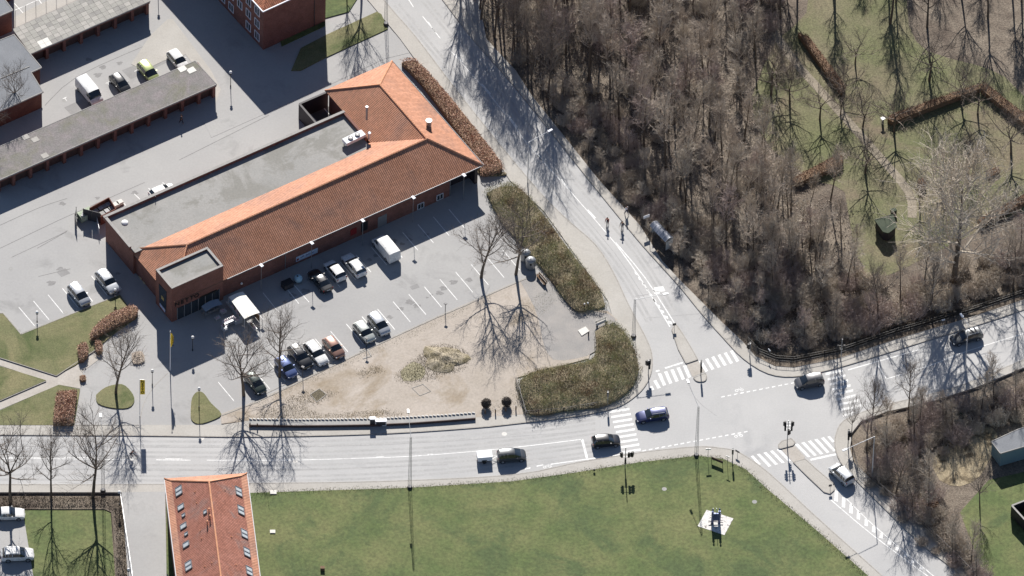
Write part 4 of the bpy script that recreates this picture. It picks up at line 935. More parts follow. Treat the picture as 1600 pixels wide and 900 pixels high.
# shrubs: understorey
LANDMARKS = [((760, 60), 'opposite the brown beech hedge'), ((850, 60), 'near the top edge'), ((960, 60), 'deep in the wood at the top edge'), ((1090, 60), 'near the top edge left of the clearing'), ((870, 180), 'by the upper street lamp'), ((1000, 200), 'in the middle of the wood'), ((1120, 200), 'close to the fruit trees'),
 ((960, 300), 'above the two cyclists'), ((1045, 340), 'behind the bus shelter'), ((1150, 330), 'in the lower wood'), ((1100, 430), 'below the bus shelter'), ((1180, 500), 'above the railing corner'), ((1270, 370), 'left of the mossy hut'), ((1300, 500), 'above the east crossing'), ((1400, 470), 'left of the big pale tree'), ((1540, 420), 'right of the big pale tree'),
 ((1300, 40), 'above the footpath'), ((1420, 60), 'above the long hedge'), ((1560, 90), 'in the top right corner'), ((1380, 690), 'at the corner pavement'), ((1480, 670), 'left of the teal shed'), ((1570, 630), 'above the teal shed'), ((1430, 780), 'along the lower kerb'), ((1520, 880), 'at the bottom right'), ((1250, 200), 'left of the footpath'), ((1500, 230), 'below the long hedge'), ((1380, 150), 'above the white post')]
TONE = {'twig': 'brown', 'twig_grey': 'grey', 'twig_light': 'pale', 'twig_purple': 'purplish'}
def where(x, y): return min(LANDMARKS, key=lambda l: (l[0][0]-x)**2+(l[0][1]-y)**2)[1]
def relabel():
    for o in list(col.objects):
        if o.parent is None and o.get('group') and o.get('category') in ('tree', 'shrub') and 'pxx' in o:
            ms = [c for c in o.children if c.name.startswith('crown')] or [o]; tn = TONE.get(ms[0].data.materials[0].name, 'brown'); s = o.scale[2]
            size = ('tall ' if s > .95 else 'middling ' if s > .7 else 'small ') if o['category'] == 'tree' else ('big ' if s > .95 else 'low ')
            kd = 'tree' if o['category'] == 'tree' else 'shrub'; wh = where(o['pxx'], o['pxy']); o['label'] = size+tn+' bare '+kd+' '+wh; o['group'] = size+tn+' bare '+kd+'s '+wh
            del o['pxx']; del o['pxy']
def shrubs(poly, n, d, seed, label, group, smin, smax, avoid=()):
    for i, (x, y) in enumerate(scatter(poly, n, d, seed, avoid)): put(BUSH[(i*3+seed) % 4], x, y, label, group, random.uniform(smin, smax), z=-.1)
shrubs(low_belt, 95, 12, 27, 'bare shrub in the fringe of the wood behind the pavement', 'shrubs in the fringe of the roadside wood', .5, .95)
shrubs(belt, 50, 36, 21, 'bare undergrowth shrub between the trunks of the roadside wood', 'undergrowth shrubs of the roadside wood', .7, 1.2)
shrubs(strip, 70, 18, 22, 'bare brown shrub in the scrub behind the fence', 'shrubs in the scrub above the east road', .7, 1.15)
shrubs(low, 62, 20, 23, 'bare shrub packed in the lower right thicket', 'shrubs of the lower right thicket', .6, 1.05)
o_clear = [(1190, 130), (1260, 60), (1500, 40), (1640, 60), (1640, 300), (1500, 330), (1420, 400), (1340, 420), (1300, 300), (1240, 240)]
for i, (x, y) in enumerate(scatter(o_clear, 6, 90, 35, ([(1384, 380), (1350, 380), (1350, 320), (1410, 320)],))):
    put(FRUIT[i % 2], x, y, 'low spreading bare tree', 'fruit trees scattered over the clearing', random.uniform(.7, 1.05), z=-.15)
shrubs([(1340, 735), (1365, 735), (1440, 800), (1530, 890), (1620, 980), (1560, 990), (1440, 850), (1380, 790)], 23, 16, 24, 'low bare shrub overhanging the lower right kerb', 'shrubs along the lower right kerb', .5, .85)

# leafy hedges: thousands of small leaf faces over and inside a prism, joined because nobody could count leaves
def leaf_hedge(name, pts, h, label, cat, mat, dens=60, leaf=.16, z0=0.0, rough=.25, sprig=True, core=None, smooth=2):
    P = wl(smooth_line(pts+[pts[0]], smooth)[:-1] if smooth else pts, z0); poly = [(p.x, p.y) for p in P]; rnd = random.Random(len(label)*7+len(pts))
    t = thing(name, label, cat); xs = [p[0] for p in poly]; ys = [p[1] for p in poly]
    mb = MB(); area = abs(sum(poly[i][0]*poly[(i+1) % len(poly)][1]-poly[(i+1) % len(poly)][0]*poly[i][1] for i in range(len(poly))))/2
    cx = sum(xs)/len(xs); cy = sum(ys)/len(ys)
    def edge_d(x, y): 
        m = 9
        for i in range(len(poly)):
            a = Vector(poly[i]); b = Vector(poly[(i+1) % len(poly)]); q = Vector((x, y)); t_ = max(0, min(1, (q-a).dot(b-a)/max(1e-6, (b-a).length_squared))); m = min(m, (a+(b-a)*t_-q).length)
        return m
    n = int(area*dens); k = 0
    while k < n:
        x = rnd.uniform(min(xs), max(xs)); y = rnd.uniform(min(ys), max(ys))
        if not inside((x, y), poly): continue
        k += 1
        if sprig and h > 1 and math.sin(x*1.3+1)*math.sin(y*1.1+2)+.6*math.sin(x*.5-y*.9) > .75 and rnd.random() < .8: continue
        e = edge_d(x, y); ht = h*(1-max(0, (1.0 if sprig else .55)-e)*(.75 if sprig else .9))*(1+rough*(math.sin(x*1.9+y*.7)*.35+math.sin(x*.8-y*2.3)*.35+rnd.uniform(-.35, .35)))
        z = ht*(rnd.random()**.35)+z0
        jt = .4 if sprig and h > 1 else .12; c = Vector((x+rnd.uniform(-jt, jt), y+rnd.uniform(-jt, jt), z)); a = Vector((rnd.uniform(-1, 1), rnd.uniform(-1, 1), rnd.uniform(-.6, 1))).normalized()*leaf*rnd.uniform(.6, 1.3)
        if sprig: a = Vector((rnd.uniform(-.9, .9), rnd.uniform(-.9, .9), 1)).normalized()*leaf*rnd.uniform(1.2, 3)
        b = a.cross(Vector((rnd.uniform(-1, 1), rnd.uniform(-1, 1), rnd.uniform(-1, 1)))).normalized()*leaf*(.28 if sprig else .5)
        mb.face([c-a*.5-b, c-a*.5+b, c+a*.5])
    o = mb.build('foliage', mat, t); o['kind'] = 'stuff'
    cm = MB(); Q = [((p[0]-cx)*.96+cx, (p[1]-cy)*.96+cy) for p in poly]; cm.prism(Q, z0-.1, z0+h*(.2 if sprig else .45)); cm.build('branches', core or 'hedge_dark', t)
    return t
leaf_hedge('beech_hedge', [(624, 99), (642, 95), (660, 107), (707, 160), (748, 212), (776, 248), (788, 268), (772, 277), (752, 278), (748, 262), (700, 190), (655, 130)], 1.5, 'long brown beech hedge along the street side of the supermarket', 'hedge', 'beech_leaf', 110, .15, .1, .2, False, 'wood_brown')
leaf_hedge('beech_hedge', [(217, 487), (212, 499), (185, 512), (160, 525), (141, 535), (143, 520), (165, 500), (190, 487), (205, 482)], 1.5, 'brown beech hedge beside the left parking bays', 'hedge', 'beech_leaf', 120, .16, .1, .3, False, 'wood_brown')
leaf_hedge('beech_hedge', [(121, 545), (136, 540), (137, 560), (124, 568)], 1.4, 'small brown beech bush below the long beech hedge', 'hedge', 'beech_leaf', 140, .16, .1, .3, False, 'wood_brown')
leaf_hedge('beech_hedge', [(148, 534), (159, 537), (160, 552), (151, 554)], 1.0, 'brown beech bush at the edge of the forecourt beside the path', 'hedge', 'beech_leaf', 140, .16, .1, .3, False, 'wood_brown')
leaf_hedge('beech_hedge', [(88, 618), (121, 614), (114, 667), (82, 667)], 1.6, 'rectangular clipped brown beech hedge next to the main road', 'hedge', 'beech_leaf', 140, .16, .1, .15, False, 'wood_brown', 0)
leaf_hedge('beech_hedge', [(124, 590), (133, 588), (134, 596), (126, 597)], .8, 'tiny brown bush on the corner of the forecourt island', 'shrub', 'beech_leaf', 140, .14, .05, .3, False, 'wood_brown')
leaf_hedge('leafless_bush', [(205, 553), (222, 550), (226, 566), (208, 570)], 1.1, 'round greyish bare bush on the forecourt beside the street tree', 'shrub', 'twig_grey', 40, .14, .0, .3, True, 'twig_grey')
leaf_hedge('shrub_bed', [(757, 300), (778, 290), (806, 290), (830, 312), (860, 350), (900, 405), (935, 450), (949, 482), (925, 488), (905, 492), (885, 475), (850, 425), (815, 385), (780, 345)], 1.4, 'long bed of olive brown shrubs running beside the side street', 'shrub bed', 'hedge_leaf', 150, .12, .08, .6)
leaf_hedge('shrub_bed', [(930, 518), (950, 506), (975, 515), (992, 545), (1001, 575), (992, 605), (965, 628), (935, 640), (880, 646), (824, 652), (808, 597), (850, 578), (900, 570), (925, 562), (932, 545)], 1.5, 'curved bed of olive brown shrubs wrapped round the junction corner', 'shrub bed', 'hedge_leaf', 150, .12, .08, .6)
def mound(name, px, py, rx, ry, h, mat, label, z0=.1):
    t = thing(name, label, 'heap', W(px, py, z0)); rnd = random.Random(9); mb = MB(); n, m = 22, 9; rows = []
    for j in range(m+1):
        rr = j/m; rows.append([])
        for i in range(n):
            a = 6.2832*i/n; wob = 1+.16*math.sin(3*a+1)+.10*math.sin(5*a+2)+.05*math.sin(9*a); x, y = rx*rr*wob*math.cos(a), ry*rr*wob*math.sin(a)
            z = h*(1-rr**1.6)*(1+.35*math.sin(x*2.1+1)*math.cos(y*2.7))+rnd.uniform(-.04, .06)*(1-rr) if j < m else -.06; rows[-1].append((x, y, z))
    for j in range(m):
        for i in range(n):
            k = (i+1) % n
            if j == 0: mb.face([rows[0][0], rows[1][i], rows[1][k]])
            else: mb.face([rows[j][i], rows[j+1][i], rows[j+1][k], rows[j][k]])
    mb.build('soil', mat, t); w_ = MB()
    for k in range(1500):
        a = rnd.uniform(0, 6.28); q = math.sqrt(rnd.random())*1.12; x, y = rx*q*math.cos(a), ry*q*math.sin(a); z = max(0, h*(1-min(q, 1)**1.6)); d = Vector((rnd.uniform(-1, 1), rnd.uniform(-1, 1), rnd.uniform(.3, 1.3))).normalized()*rnd.uniform(.08, .3); b = d.orthogonal().normalized()*.03
        w_.face([Vector((x, y, z))-b, Vector((x, y, z))+b, Vector((x, y, z))+d])
    o = w_.build('dry_stems', 'dry_grass', t); o['kind'] = 'stuff'
M('dry_grass', (.23, .19, .11), (.30, .25, .15), scale=.6, fine=.3)
mound('soil_heap', 694, 561, 3.3, 2.7, .5, M('heap_soil', (.29, .25, .18), (.38, .33, .25), scale=1.2, fine=.5, fscale=4, c3=(.20, .17, .10), s3=.5, t3=(.45, .65), bump=.08, bscale=6), 'weedy heap of soil and dry plants on the bare ground')
leaf_hedge('grass_tuft', [(625, 580), (645, 565), (665, 575), (660, 592), (630, 596)], .16, 'patch of yellow green grass left of the soil heap', 'grass patch', M('tuft', (.2, .2, .1), (.26, .24, .14), fine=.3), 60, .1, .1, .3, True, M('tuft_core', (.33, .30, .2), fine=.2))
# clipped hedges round the clearing
for pts, h, lb in (([(1245, 55), (1262, 60), (1322, 140), (1316, 152), (1290, 118)], 1.6, 'brown hedge running down beside the footpath'),
                   ([(1236, 285), (1312, 244), (1319, 252), (1316, 262), (1242, 293)], 1.5, 'short brown hedge ending at the fruit trees'),
                   ([(1384, 192), (1390, 185), (1530, 136), (1535, 143), (1392, 197)], 1.7, 'long brown hedge with a white post at its left end'),
                   ([(1530, 136), (1540, 136), (1615, 195), (1610, 208), (1532, 145)], 1.7, 'brown hedge turning down from the corner to the right edge'),
                   ([(1525, 348), (1600, 308), (1640, 292), (1640, 304), (1600, 322), (1532, 357)], 1.4, 'brown hedge by the right edge below the clearing'),
                   ([(1433, 286), (1441, 282), (1447, 292), (1438, 298)], 1.5, 'small brown clipped bush near the end of the footpath'),
                   ([(1540, 270), (1560, 262), (1563, 272), (1545, 280)], .8, 'low dark bush on the right of the clearing')):
    leaf_hedge('hedge', pts, h, lb, 'hedge', M('hedge_brown', (.16, .085, .05), (.21, .12, .08), scale=.6, fine=.35), 110, .14, -.05, .15, False, 'wood_brown', 0)
leaf_hedge('low_hedge', [(-60, 776), (0, 776), (180, 777), (188, 782), (196, 850), (203, 1000), (187, 1000), (181, 850), (176, 800), (165, 795), (40, 795), (-60, 795)], .7, 'low grey brown hedge bordering the lawn at the bottom left', 'hedge', M('hedge_grey', (.12, .095, .065), (.16, .13, .09), scale=.5, fine=.35), 60, .13, .1, .2, True, 'wood_floor', 0)
leaf_hedge('low_hedge', [(745, 262), (772, 268), (790, 270), (790, 274), (765, 275), (745, 270)], .6, 'low green brown ground cover at the end of the beech hedge', 'hedge', 'hedge_leaf', 80, .12, .1, .3, True)
leaf_hedge('ivy_bush', [(1262, 505), (1280, 498), (1292, 510), (1275, 520)], 1.0, 'low dark green ivy mound in the scrub behind the fence', 'shrub', M('ivy', (.035, .06, .03), (.06, .09, .04), fine=.3), 60, .16, -.1, .4, False)
leaf_hedge('ivy_bush', [(1480, 655), (1500, 648), (1510, 662), (1488, 668)], 1.3, 'dark evergreen bush in the lower right thicket', 'shrub', 'ivy', 60, .16, -.1, .4, False)
def tufts(name, polys, n, ln, mat, label, z0=.12, seed=3):
    rnd = random.Random(seed); mb = MB(); xs = [p[0] for q in polys for p in q]; ys = [p[1] for q in polys for p in q]; k = 0; fr = 0
    while k < n and fr < n*40:
        fr += 1; x = rnd.uniform(min(xs), max(xs)); y = rnd.uniform(min(ys), max(ys))
        if not any(inside((x+rnd.gauss(0, 3), y+rnd.gauss(0, 2)), q) for q in polys): continue
        k += 1; c = W(x, y, z0); a = rnd.uniform(0, 6.28); l = ln*rnd.uniform(.5, 1.5); d = Vector((math.cos(a)*l*.6, math.sin(a)*l*.6, l*rnd.uniform(.3, .9))); b = Vector((-math.sin(a), math.cos(a), 0))*l*.22
        mb.face([c-b, c+b, c+d])
    o = mb.build(name, mat); o['kind'] = 'stuff'; o['label'] = label; return o
M('dry_grass', (.23, .19, .11), (.30, .25, .15), scale=.6, fine=.3); M('green_grass', (.17, .18, .09), (.24, .23, .12), scale=.5, fine=.3)
tufts('dry_grass', [[(400, 640), (470, 630), (500, 648), (600, 640), (640, 648), (560, 655), (400, 656)], [(440, 625), (480, 610), (530, 612), (500, 630), (450, 637)], [(615, 590), (640, 565), (670, 545), (720, 548), (690, 590), (640, 600)], [(560, 580), (590, 570), (600, 580), (565, 590)]], 9000, .12, 'dry_grass', 'brown dry grass patches on the bare soil')
tufts('weeds', [[(395, 627), (540, 562), (610, 530), (730, 476), (738, 480), (615, 540), (545, 570), (400, 640)], [(820, 470), (860, 450), (870, 470), (840, 500)], [(745, 648), (810, 600), (820, 640)]], 3500, .09, 'green_grass', 'thin weeds along the kerb and the edges of the soil', seed=4)
tufts('ragged_grass_edge', [[(p[0], p[1]-2) for p in ((400, 770), (640, 762), (800, 752), (900, 738), (1000, 722), (1090, 712), (1130, 717), (1165, 733), (1200, 765), (1280, 832), (1357, 900), (1350, 905), (1275, 838), (1195, 770), (1160, 738), (1128, 722), (1090, 718), (1000, 727), (900, 743), (800, 757), (640, 767), (400, 775))]], 7000, .14, 'green_grass', 'ragged dry edge of the big lawn', seed=5)
tufts('fallen_twigs', [belt, mid, strip, low], 26000, .3, 'twig', 'fallen twigs and dead stalks on the woodland floor', z0=-.18, seed=6)
leaf_hedge('fence_hedge', [(1170, 533), (1186, 551), (1212, 561), (1240, 563), (1312, 549), (1400, 519), (1512, 487), (1600, 458), (1640, 445), (1640, 439), (1600, 451), (1512, 480), (1400, 512), (1312, 542), (1242, 556), (1214, 554), (1190, 545), (1176, 530)], .9, 'low dark brown hedge growing along the east railing', 'hedge', M('shadowed_brown', (.06, .05, .038), (.10, .08, .06), scale=.8, fine=.3), 70, .13, -.1, .2, True, 'shadowed_brown', 0)  # brown hedge with the shadow along the railing put into its dark colour
# round clipped bushes
for x, lb in ((759.5, 'left of the two round dark clipped bushes by the bollards'), (791.5, 'right of the two round dark clipped bushes by the bollards')):
    c = W(x, 636 if x < 770 else 634, .11); rnd = random.Random(int(x)); mb = MB()
    for i in range(700):
        d = Vector((rnd.gauss(0, 1), rnd.gauss(0, 1), rnd.gauss(0, 1))).normalized()*(.72*rnd.uniform(.82, 1.05)); p = d+Vector((0, 0, .8)); a = Vector((rnd.uniform(-1, 1), rnd.uniform(-1, 1), rnd.uniform(-1, 1))).normalized()*.09; b = a.cross(d).normalized()*.06
        mb.face([p-a, p+b, p+a, p-b])
    t = thing('round_bush', lb, 'shrub', c); f = mb.build('foliage', M('bush_dark', (.05, .045, .04), (.09, .07, .06), fine=.3), t); f['kind'] = 'stuff'
    mb = MB(); mb.tube((0, 0, -.1), (0, 0, .5), .06); mb.ball((0, 0, .8), .58, 10, 7); mb.build('stem', 'bark', t)

# ------------------------------------------------------------ fences and low walls
def fence(pts, z, hh, label, mat='metal_dark', step=2.4, rails=(.15, .6, 1.0), bars=.3):
    P = wl(pts, z); t = thing('railing', label, 'fence'); rail = MB(); bar_ = MB(); acc = 0
    for i in range(len(P)-1):
        a, b = P[i], P[i+1]; L_ = (b-a).length; n = max(1, round(L_/step))
        for k in range(n):
            q = a.lerp(b, k/n); m = MB(); m.tube((q.x, q.y, z-.1), (q.x, q.y, z+hh), .045, n=5); m.build('post', mat, t)
        for r_ in rails: rail.tube(a+Vector((0, 0, hh*r_)), b+Vector((0, 0, hh*r_)), .028, n=4)
        nb = int(L_/bars)
        for k in range(nb):
            q = a.lerp(b, (k+.5)/nb); bar_.tube((q.x, q.y, z+hh*.15), (q.x, q.y, z+hh), .014, n=3)
    rail.build('rail', mat, t); o = bar_.build('bar', mat, t); o['kind'] = 'stuff'; return t
fence([(1168, 535), (1185, 553), (1212, 564), (1240, 566), (1312, 552), (1400, 522), (1512, 490), (1600, 461), (1680, 430)], .1, 1.15, 'dark metal railing along the top of the east pavement', 'black')
fence([(806, 596), (822, 649), (880, 644), (940, 634)], .12, .9, 'added dark railing standing in for the hedge shadow and edging round the corner shrub bed', step=2.0)  # added railing, stands in for the hedge's shadow and low edging
fence([(1332, 705), (1340, 735), (1425, 808), (1500, 880), (1560, 940)], .1, 1.2, 'dark railing behind the lower right pavement', step=2.6)
fence([(188, 775), (207, 905)], .14, 1.0, 'white topped rail fence beside the driveway', 'metal_light', 2.5, (.5, 1.0), 9)
rw = thing('retaining_ledge', 'long low grey concrete ledge beside the far pavement with toothed edging', 'wall')
top = [(389, 655.5), (460, 656.5), (520, 656), (580, 655), (640, 652.5), (700, 649), (743, 645.5)]; Pt = wl(top, .5)
mb = MB()
Pb = wl([(x, y+8.2 if x < 700 else y+7.4) for x, y in top], .5)
for i in range(len(Pt)-1): mb.prism([tuple(p[:2]) for p in (Pt[i], Pt[i+1], Pb[i+1], Pb[i])], -.1, .5)
mb.build('ledge', 'concrete', rw)
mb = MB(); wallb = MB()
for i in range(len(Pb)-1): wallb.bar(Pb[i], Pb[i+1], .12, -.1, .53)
wallb.build('front_edge', 'door_dark', rw)  # shade on the ledge's front face painted as a dark edge
for i in range(len(Pt)-1):
    n = int((Pt[i+1]-Pt[i]).length/.52)
    for k in range(n):
        a = Pt[i].lerp(Pt[i+1], (k+.1)/n); b = Pt[i].lerp(Pt[i+1], (k+.8)/n); m = MB(); m.bar(a+Vector((0, .12, 0)), b+Vector((0, -.02, 0)), .16, .3, .66); m.build('edging_stone', 'concrete_light', rw)

# ------------------------------------------------------------ VEHICLES
# stations: x from rear (-.5) to front (.5) as share of length, bottom, belt, top (0 = no cabin), half width share
CARS = {
 'hatch': dict(L=4.0, Wd=1.74, st=[(-.5, .32, .62, 0, .86), (-.485, .22, .95, 0, .95), (-.46, .2, .98, 0, .98), (-.37, .2, .98, 1.44, 1), (-.15, .2, .96, 1.49, 1), (.02, .2, .95, 1.46, 1), (.08, .2, .95, 1.42, 1), (.26, .2, .94, 0, 1), (.40, .2, .84, 0, .97), (.475, .22, .70, 0, .9), (.5, .34, .55, 0, .74)], wb=(-.33, .31), r=.31),
 'wagon': dict(L=4.65, Wd=1.8, st=[(-.5, .34, .62, 0, .86), (-.488, .22, .95, 0, .94), (-.465, .2, .98, 0, .98), (-.41, .2, .98, 1.40, 1), (-.2, .2, .96, 1.47, 1), (-.02, .2, .95, 1.45, 1), (.05, .2, .95, 1.40, 1), (.21, .2, .93, 0, 1), (.38, .2, .84, 0, .97), (.475, .22, .70, 0, .88), (.5, .34, .55, 0, .72)], wb=(-.31, .31), r=.33),
 'saloon': dict(L=4.6, Wd=1.78, st=[(-.5, .34, .68, 0, .82), (-.485, .22, .93, 0, .93), (-.36, .2, 1.0, 0, .98), (-.21, .2, .98, 1.38, 1), (-.08, .2, .96, 1.43, 1), (.0, .2, .95, 1.42, 1), (.06, .2, .95, 1.38, 1), (.21, .2, .93, 0, 1), (.38, .2, .84, 0, .97), (.475, .22, .70, 0, .88), (.5, .34, .55, 0, .72)], wb=(-.31, .31), r=.33),
 'suv': dict(L=4.55, Wd=1.86, st=[(-.5, .4, .72, 0, .86), (-.488, .28, 1.05, 0, .94), (-.465, .26, 1.1, 0, .98), (-.40, .26, 1.1, 1.58, 1), (-.2, .26, 1.08, 1.66, 1), (.0, .26, 1.07, 1.64, 1), (.07, .26, 1.07, 1.58, 1), (.22, .26, 1.05, 0, 1), (.39, .26, .98, 0, .97), (.475, .28, .82, 0, .9), (.5, .4, .65, 0, .76)], wb=(-.30, .31), r=.37),
 'mpv': dict(L=4.1, Wd=1.76, st=[(-.5, .34, .65, 0, .88), (-.488, .22, 1.0, 0, .95), (-.468, .2, 1.05, 0, .98), (-.42, .2, 1.05, 1.55, 1), (-.2, .2, 1.03, 1.64, 1), (.02, .2, 1.02, 1.6, 1), (.1, .2, 1.0, 1.53, 1), (.31, .2, .98, 0, 1), (.42, .2, .86, 0, .97), (.48, .22, .7, 0, .9), (.5, .34, .55, 0, .76)], wb=(-.33, .31), r=.32),
 'van': dict(L=5.1, Wd=1.95, st=[(-.5, .36, .7, 0, .92), (-.495, .24, 1.15, 1.95, .98), (-.48, .24, 1.2, 2.05, 1), (-.2, .24, 1.2, 2.1, 1), (.12, .24, 1.2, 2.08, 1), (.22, .24, 1.2, 2.02, 1), (.36, .24, 1.15, 0, 1), (.44, .24, 1.0, 0, .97), (.485, .26, .8, 0, .92), (.5, .38, .62, 0, .8)], wb=(-.31, .34), r=.34),
}
def car_mesh(kind):
    d = CARS[kind]; L, w2 = d['L'], d['Wd']/2; body, glass, plastic = MB(), {'windscreen': MB(), 'rear_window': MB(), 'side_window': None}, MB()
    S = []
    for x, zb, zl, zt, ws in d['st']:
        w_ = w2*ws; cab = zt > 0; van = kind == 'van'
        if cab: up = [(w_*.985, zl), (w_*(.93 if van else .80), zt-.07), (w_*(.86 if van else .68), zt-.015), (w_*.42, zt+.02), (0, zt+.035)]
        else: up = [(w_*.96, zl), (w_*.80, zl+.035), (w_*.62, zl+.05), (w_*.3, zl+.06), (0, zl+.065)]
        pts = [(w_*.88, zb), (w_*.99, zb+.12), (w_, (zb+zl)/2), (w_, zl-.14)]+up
        S.append((x*L, pts, cab))
    n = len(S[0][1]); sides = {1: MB(), -1: MB()}
    for i in range(len(S)-1):
        (xa, pa, ca), (xb, pb, cb) = S[i], S[i+1]
        for sgn in (1, -1):
            for j in range(n-1):
                q = [(xa, sgn*pa[j][0], pa[j][1]), (xb, sgn*pb[j][0], pb[j][1]), (xb, sgn*pb[j+1][0], pb[j+1][1]), (xa, sgn*pa[j+1][0], pa[j+1][1])]
                if sgn > 0: q = q[::-1]
                tgt = body
                if j == 4:
                    if ca and cb and not (kind == 'van' and xb < .15*L): tgt = sides[sgn]
                    elif (ca != cb) and not (kind == 'van' and xb < 0): tgt = sides[sgn]
                if j >= 5 and ca != cb:
                    if ca and not cb: tgt = glass['windscreen']
                    elif kind != 'van': tgt = glass['rear_window']
                tgt.face(q)
    for end, rev in ((S[0], False), (S[-1], True)):
        x, p, _ = end; poly = [(x, a, b) for a, b in p]+[(x, -a, b) for a, b in p[::-1][1:]]
        body.face(poly if rev else poly[::-1])
    body.prism([(-.47*L, -w2*.85), (.46*L, -w2*.85), (.46*L, w2*.85), (-.47*L, w2*.85)], d['st'][2][1]-.03, d['st'][2][1]+.02, bottom=True)
    return body, glass, sides, d
PROTO_CAR = {}
def make_car(kind):
    body, glass, sides, d = car_mesh(kind); L, w2 = d['L'], d['Wd']/2; e = thing('parked_car', '', 'car')
    b = body.build('body', 'black', e, False); b.material_slots[0].link = 'OBJECT'
    me = b.data; me.polygons.foreach_set('use_smooth', [True]*len(me.polygons)); 
    import bmesh
    bm = bmesh.new(); bm.from_mesh(me); bmesh.ops.remove_doubles(bm, verts=bm.verts, dist=.002); bm.to_mesh(me); bm.free()
    md = b.modifiers.new('edge', 'EDGE_SPLIT'); md.split_angle = R(38)
    for nm in ('windscreen', 'rear_window'):
        if glass[nm].f: glass[nm].build(nm, 'carglass', e)
    for s in (1, -1): sides[s].build('side_window', 'carglass', e)
    # pillars: slim painted strips standing proud of the side glass
    st = [s for s in d['st'] if s[3] > 0]
    pil = []
    mid = (st[0][0]+st[-1][0])/2
    for x in ((mid,) if kind == 'van' else (mid, st[0][0]+.02, mid-.13 if kind in ('wagon', 'suv', 'mpv') else None)):
        if x is None: continue
        if kind == 'van': x = .14
        a = min(st, key=lambda s: abs(s[0]-x)); k_ = (.93 if kind == 'van' else .80)
        for s in (1, -1):
            m = MB(); zt = a[3]-.05; zl = a[2]-.02
            P = [(x*L-.04, s*w2*.988, zl), (x*L+.04, s*w2*.988, zl), (x*L+.035, s*(w2*k_+.008), zt), (x*L-.035, s*(w2*k_+.008), zt)]
            Q = [(p[0], p[1]-s*.03, p[2]) for p in P]
            m.face(P if s < 0 else P[::-1]); 
            for i in range(4): m.face([P[i], Q[i], Q[(i+1) % 4], P[(i+1) % 4]])
            o = m.build('pillar', 'black', e); o.material_slots[0].link = 'OBJECT'; pil.append(o)
    r = d['r']
    for xw in d['wb']:
        for s in (1, -1):
            m = MB(); y0 = s*(w2-.20); y1 = s*(w2+.012); m.tube((xw*L, y0, r), (xw*L, y1, r), r, n=18); wh = m.build('wheel', 'rubber', e)
            m = MB(); m.tube((xw*L, y1, r), (xw*L, y1+s*.012, r), r*.64, n=12); m.build('rim', 'rim', wh)
    s1 = d['st'][-2]; s0 = d['st'][1]
    for s in (1, -1):
        m = MB(); m.box((.466*L, s*w2*.72, s1[2]-.13), (.16, .32, .13), rot=-s*.35); m.build('headlight', 'lamp_clear', e)
        m = MB(); m.box((-.487*L, s*w2*.80, s0[2]-.30), (.07, .18, .28)); m.build('tail_light', 'lamp_red', e)
        xm = [q for q in d['st'] if q[3] > 0][-1][0]+.05
        m = MB(); m.box((xm*L, s*(w2+.09), .96 if kind != 'van' else 1.25), (.12, .2, .14)); mo = m.build('mirror', 'black', e); mo.material_slots[0].link = 'OBJECT'
    m = MB(); m.box((.497*L, 0, .33), (.03, w2*1.1, .18)); m.build('grille', 'black', e)
    m = MB(); m.box((.508*L, 0, .36), (.02, .5, .11)); m.build('number_plate', 'white_frame', e)
    m = MB(); m.box((-.503*L, 0, .62), (.02, .5, .11)); m.build('number_plate', 'white_frame', e)
    if kind in ('wagon', 'suv'):
        for s in (1, -1): m = MB(); m.tube((-.36*L, s*w2*.66, st[1][3]+.04), (.03*L, s*w2*.66, st[1][3]+.04), .022, n=5); m.build('roof_rail', 'metal_light', e)
    return e
PAINT = {'white': (.78, .79, .8), 'silver': (.52, .54, .56), 'black': (.012, .012, .014), 'darkgrey': (.07, .075, .08), 'blue': (.10, .14, .30), 'navy': (.02, .028, .10), 'copper': (.30, .17, .13), 'lime': (.42, .48, .20), 'green': (.035, .05, .045), 'grey': (.11, .11, .115), 'paleblue': (.6, .66, .7), 'stone': (.5, .52, .48)}
first = {}
def car(kind, col_, px, py, hx, hy, label, group=None, name='parked_car', cat='car'):
    if kind not in PROTO_CAR: PROTO_CAR[kind] = make_car(kind); e = PROTO_CAR[kind]
    else: e = copy_tree(PROTO_CAR[kind])
    mt = paint(col_, PAINT[col_], .0 if col_ in ('white', 'black') else .35)
    for ch in e.children:
        if ch.name.startswith(('body', 'pillar', 'mirror')): ch.material_slots[0].link = 'OBJECT'; ch.material_slots[0].material = mt
    e.name = name; c = W(px, py, .75); a = W(px+hx, py+hy, .75); d = a-c
    e.location = (c.x, c.y, .018 if name == 'car_on_road' else (.0 if name != 'x' else 0)); e.rotation_euler = (0, 0, math.atan2(d.y, d.x))
    e['label'] = label; e['category'] = cat
    if group: e['group'] = group
    elif 'group' in e: del e['group']
    return e
D = (24, 29); U_ = (-24, -29)
car('van', 'white', 140, 144, *D, 'white panel van parked in the garage court', None, 'parked_van', 'van')
car('hatch', 'black', 188, 130, *D, 'dark car parked between the white van and the lime green car in the garage court')
car('mpv', 'lime', 232, 112, *D, 'lime green car parked in the garage court')
car('hatch', 'white', 278, 93, *D, 'small white car parked nearest the sandy strip in the garage court')
car('mpv', 'silver', 123.5, 460, *D, 'silver hatchback parked alone in the bays left of the shop')
car('suv', 'silver', 168, 440, *D, 'bright silver off-roader parked in the shop shadow at the left wall')
car('hatch', 'white', 254, 299, 24, -10, 'pale car half hidden behind the parapet of the flat roof')
car('saloon', 'black', 500, 437, *U_, 'black car in the shop shadow next to the round blue tank')
car('hatch', 'white', 523.5, 422, *U_, 'small white hatchback between the black car and the white estate')
car('wagon', 'white', 553, 413, *U_, 'white estate car parked nose to the shop wall')
